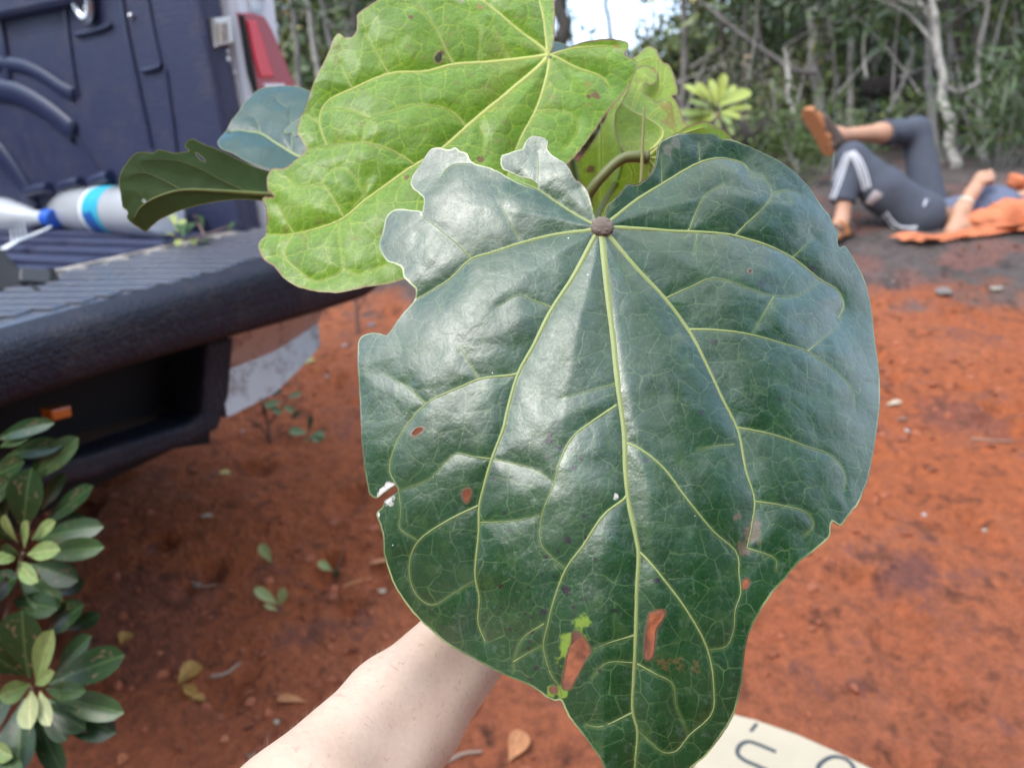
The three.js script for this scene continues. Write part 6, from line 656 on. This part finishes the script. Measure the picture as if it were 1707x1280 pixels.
{ // bright seedling in front of the dark hollow
  const dd = 3.0, t = thing('yellow_green_sapling', 'bright yellow-green sapling top between the curled leaf and the short dead trunk', 'sapling', (() => { const p = at(1205, 300, dd); p.y = relief(p.x, p.z); return p; })()), O = t.position, lm = [phys({ color: C(0.42, 0.5, 0.09), roughness: 0.45, transmission: 0.3, thickness: 0 }), phys({ color: C(0.22, 0.3, 0.07), roughness: 0.45, transmission: 0.25, thickness: 0 })], r = rng(2), lf = (x0, y0, x1, y1, w, k = 0) => part(t, 'leaf', leafBetween(at(x0, y0, dd).sub(O), at(x1, y1, dd - 0.05 + 0.1 * r()).sub(O), w * 0.68 * dd / FPX, 0.22, camB.clone().add(V3(0.2 * (r() - 0.5), 0.5, 0))), lm[k]);
  lf(1196, 178, 1184, 132, 20); lf(1198, 172, 1208, 122, 24); lf(1194, 176, 1140, 142, 20); lf(1190, 170, 1160, 138, 20); lf(1200, 178, 1252, 152, 34); lf(1204, 186, 1254, 178, 18); lf(1198, 188, 1236, 196, 20); lf(1192, 186, 1142, 194, 24); lf(1196, 190, 1170, 204, 24); lf(1200, 178, 1226, 142, 18); lf(1202, 184, 1206, 146, 16, 0); lf(1190, 182, 1148, 168, 18, 1); lf(1200, 192, 1218, 208, 18, 1); lf(1188, 190, 1120, 190, 20, 1); lf(1186, 196, 1130, 214, 20, 0); lf(1196, 195, 1196, 222, 16, 1); lf(1205, 190, 1222, 226, 14, 1);
  part(t, 'stem', tube(smoothPts([V3(0, 0, 0), at(1206, 260, dd + 0.02).sub(O), at(1197, 185, dd).sub(O)], 12), (q) => 0.009 * (1 - 0.5 * q), 8), twigM);
}
// ---------------------------------------------------------------- fallen leaves, twigs and stones that can be told apart
{
  const lm = [[0.5, 0.22, 0.09], [0.42, 0.15, 0.06], [0.5, 0.42, 0.3], [0.38, 0.21, 0.05], [0.42, 0.36, 0.12], [0.22, 0.12, 0.08]].map(([r, g, b], i) => phys({ map: tex(64, 128, (u, v, o) => { const n = fbm(u * 6, v * 9, 3, i), m = 1 - sst(0.01, 0.05, Math.abs(u - 0.5)); o[0] = r * (0.65 + 0.7 * n); o[1] = g * (0.6 + 0.75 * n); o[2] = b * (0.6 + 0.8 * n); const k = 1 - 0.35 * m; o[0] *= k; o[1] *= k; o[2] *= k; }), roughness: 0.7 }));
  const fl = (label, x0, y0, x1, y1, w, k, lift = 0.004, bend = 0.18, lift1 = lift) => { const A = onG(x0, y0, lift), Bq = onG(x1, y1, lift1), s = A.distanceTo(EYE) / FPX; lone('fallen_leaf', label, 'leaf', leafBetween(V3(), Bq.clone().sub(A), w * s, bend, V3(0.2, 1, 0.3), 1.6), lm[k], A); };
  fl('curled orange dry leaf lying right of the forearm near the bottom edge', 848, 1272, 874, 1220, 32, 0, 0.006, 0.2, 0.02); fl('orange brown curled leaf just above the forearm, near the bottom left', 512, 1172, 462, 1170, 13, 0, 0.008, 0.3); fl('amber dead leaf in the dark damp soil, larger of two beside the shrub', 296, 1142, 332, 1108, 30, 3); fl('small amber dead leaf below the larger one in the damp soil', 304, 1144, 326, 1160, 16, 3); fl('pointed orange leaf lying lowest beside the amber ones', 318, 1168, 344, 1172, 14, 3); fl('brownish yellow leaf near the hole in the soil right of the shrub', 202, 1080, 216, 1056, 22, 3); fl('small orange leaf at the bottom edge between shrub and forearm', 366, 1240, 382, 1234, 12, 1); fl('pale yellow leaf lying on the soil below the metal bumper end', 364, 792, 384, 790, 12, 4); fl('pale dry leaf on the soil right of the upper rosette of the shrub', 332, 864, 354, 860, 8, 2); fl('narrow brown leaf on the soil at the left edge of the big leaf', 612, 942, 648, 944, 9, 0); fl('pale orange leaf below the narrow brown one, left of the big leaf', 632, 984, 640, 992, 12, 2); fl('straw coloured leaf right of the big leaf on the slope, broadest one', 1476, 676, 1504, 672, 9, 2); fl('dull straw leaf just below the broadest straw coloured leaf', 1492, 702, 1514, 700, 7, 5); fl('orange brown leaf on the soil at the bottom left corner beside the shrub', 196, 1280, 212, 1262, 14, 1); fl('tiny reddish leaf at the left beside the shrub, over the damp soil', 262, 1096, 272, 1090, 9, 1); fl('small green leaf by the bumper end far on the soil', 508, 608, 524, 600, 12, 4); fl('orange leaf propped upright in the litter by the whitish trunk', 1618, 210, 1608, 168, 8, 1, 0.02, 0.1, 0.02);
  fl('brown leaf hidden half under the soil near the bottom, left of the forearm', 405, 1262, 440, 1270, 10, 5);
  const tw = (label, pts, w, m = paleTwig) => { const L = smoothPts(pts.map(([x, y, l = 0.004]) => onG(x, y, l)), 10), s = L[0].distanceTo(EYE) / FPX; lone('fallen_twig', label, 'twig', tube(L, (q) => w * s / 2 * (1 - 0.4 * q), 7), m); };
  tw('pale short twig on the damp soil left of the forearm', [[354, 1138], [376, 1124], [402, 1106]], 7); tw('pale stick lying right of the forearm at the bottom edge', [[742, 1272], [775, 1262], [804, 1256]], 8); tw('thin twig behind the pale pebble in the damp soil', [[320, 976], [340, 980], [362, 977]], 4); tw('thin brown twig beside the small seedling near the big leaf', [[492, 976], [510, 980], [540, 996]], 3, twigM); tw('thin straw on the slope right of the big leaf', [[1620, 732], [1650, 736], [1690, 740]], 3); tw('orange straw left of the big leaf below the small seedling', [[572, 982], [590, 972], [620, 966]], 5, lm[0]);
  const sg = new THREE.IcosahedronGeometry(1, 2); { const p = sg.attributes.position; for (let i = 0; i < p.count; i++) { const k = 0.8 + 0.4 * vnoise(p.getX(i) * 1.6 + 3, p.getY(i) * 1.6 + p.getZ(i) * 2, 5); p.setXYZ(i, p.getX(i) * k, p.getY(i) * k * 0.6, p.getZ(i) * k); } sg.computeVertexNormals(); }
  const stone = (label, x, y, w, col, flat = 1) => { const p = onG(x, y), s = w * p.distanceTo(EYE) / FPX / 2; const m = lone('pebble', label, 'pebble', sg, std({ color: C(...col).multiplyScalar(0.72), roughness: 0.9 }), p.clone().add(V3(0, s * 0.2, 0))); m.scale.set(s * 0.72, s * 0.5 * flat, s * 0.55); m.position.y -= s * 0.22; m.rotation.y = x; };
  stone('pale pebble on the dark damp soil right of the shrub', 328, 978, 18, [0.45, 0.36, 0.31]); stone('whitish pebble with a dark edge just above the forearm', 461, 1206, 16, [0.55, 0.48, 0.36]); stone('tiny white pebble on the slope right of the big leaf, upper one', 1513, 718, 12, [0.6, 0.57, 0.54]); stone('tiny white pebble on the slope right of the big leaf, lower one', 1541, 858, 12, [0.6, 0.55, 0.54]); stone('pale oval pebble right of the lower white pebble', 1643, 884, 13, [0.5, 0.42, 0.34]); stone('broad whitish stone at the foot of the bank on the right', 1572, 486, 46, [0.26, 0.22, 0.2], 0.8); stone('bright flat stone at the foot of the bank near the right edge', 1662, 484, 28, [0.4, 0.36, 0.3], 0.6); stone('small pale stone at the foot of the bank next to the big leaf', 1488, 472, 14, [0.36, 0.26, 0.23]); stone('pale pink stone in the notch left of the big leaf', 574, 578, 18, [0.6, 0.42, 0.36]); stone('grey stone left of the big leaf among the dark litter', 618, 542, 24, [0.3, 0.28, 0.3]); stone('pinkish stone under the metal bumper end', 404, 720, 12, [0.55, 0.4, 0.38]); stone('small whitish stone on the far soil below the twig', 546, 630, 14, [0.5, 0.38, 0.34]);
}
// ---------------------------------------------------------------- cream board with printed letters, bottom right
{
  const p = [[1130, 1345], [1165, 1262], [1200, 1210], [1222, 1191], [1258, 1200], [1330, 1225], [1400, 1256], [1470, 1290], [1540, 1330], [1480, 1420], [1300, 1440]], h = 0.06, W3 = p.map(([x, y]) => onY(x, y, h)), o = W3[0].clone(), sh = new THREE.Shape(W3.map((q) => new THREE.Vector2(q.x - o.x, -(q.z - o.z)))), g = new THREE.ExtrudeGeometry(sh, { depth: 0.006, bevelEnabled: true, bevelSize: 0.0015, bevelThickness: 0.0015, bevelSegments: 2 }); g.rotateX(-Math.PI / 2); g.translate(0, -0.0075, 0);
  const t = thing('printed_board', 'cream cardboard with dark grey letters lying at the bottom right', 'cardboard', o); part(t, 'board', g, std({ map: tex(128, 128, (u, v, o2) => { const n = fbm(u * 8, v * 8, 4, 2); o2[0] = 0.56 * (0.92 + 0.12 * n); o2[1] = 0.475 * (0.92 + 0.12 * n); o2[2] = 0.345 * (0.9 + 0.14 * n); }, { repeat: [4, 4] }), roughness: 0.85 }));
  const ink = std({ color: C(0.055, 0.07, 0.08), roughness: 0.8 }), st = (pts, w) => { const L = smoothPts(pts.map(([x, y]) => onY(x, y, h + 0.0005).sub(o)), 40); part(t, 'letter', tube(L, () => w / 2 * L[0].clone().add(o).distanceTo(EYE) / FPX, 6, V3(0, 1, 0), 0.12), ink); };
  st([[1252, 1219], [1262, 1206]], 6); st([[1294, 1253], [1265, 1241], [1248, 1236], [1234, 1242], [1230, 1256], [1240, 1266], [1262, 1276], [1280, 1284]], 7); st([[1368, 1300], [1364, 1280], [1374, 1268], [1392, 1261], [1412, 1266], [1424, 1280], [1420, 1300]], 7);
}

renderer.render(scene, camera);
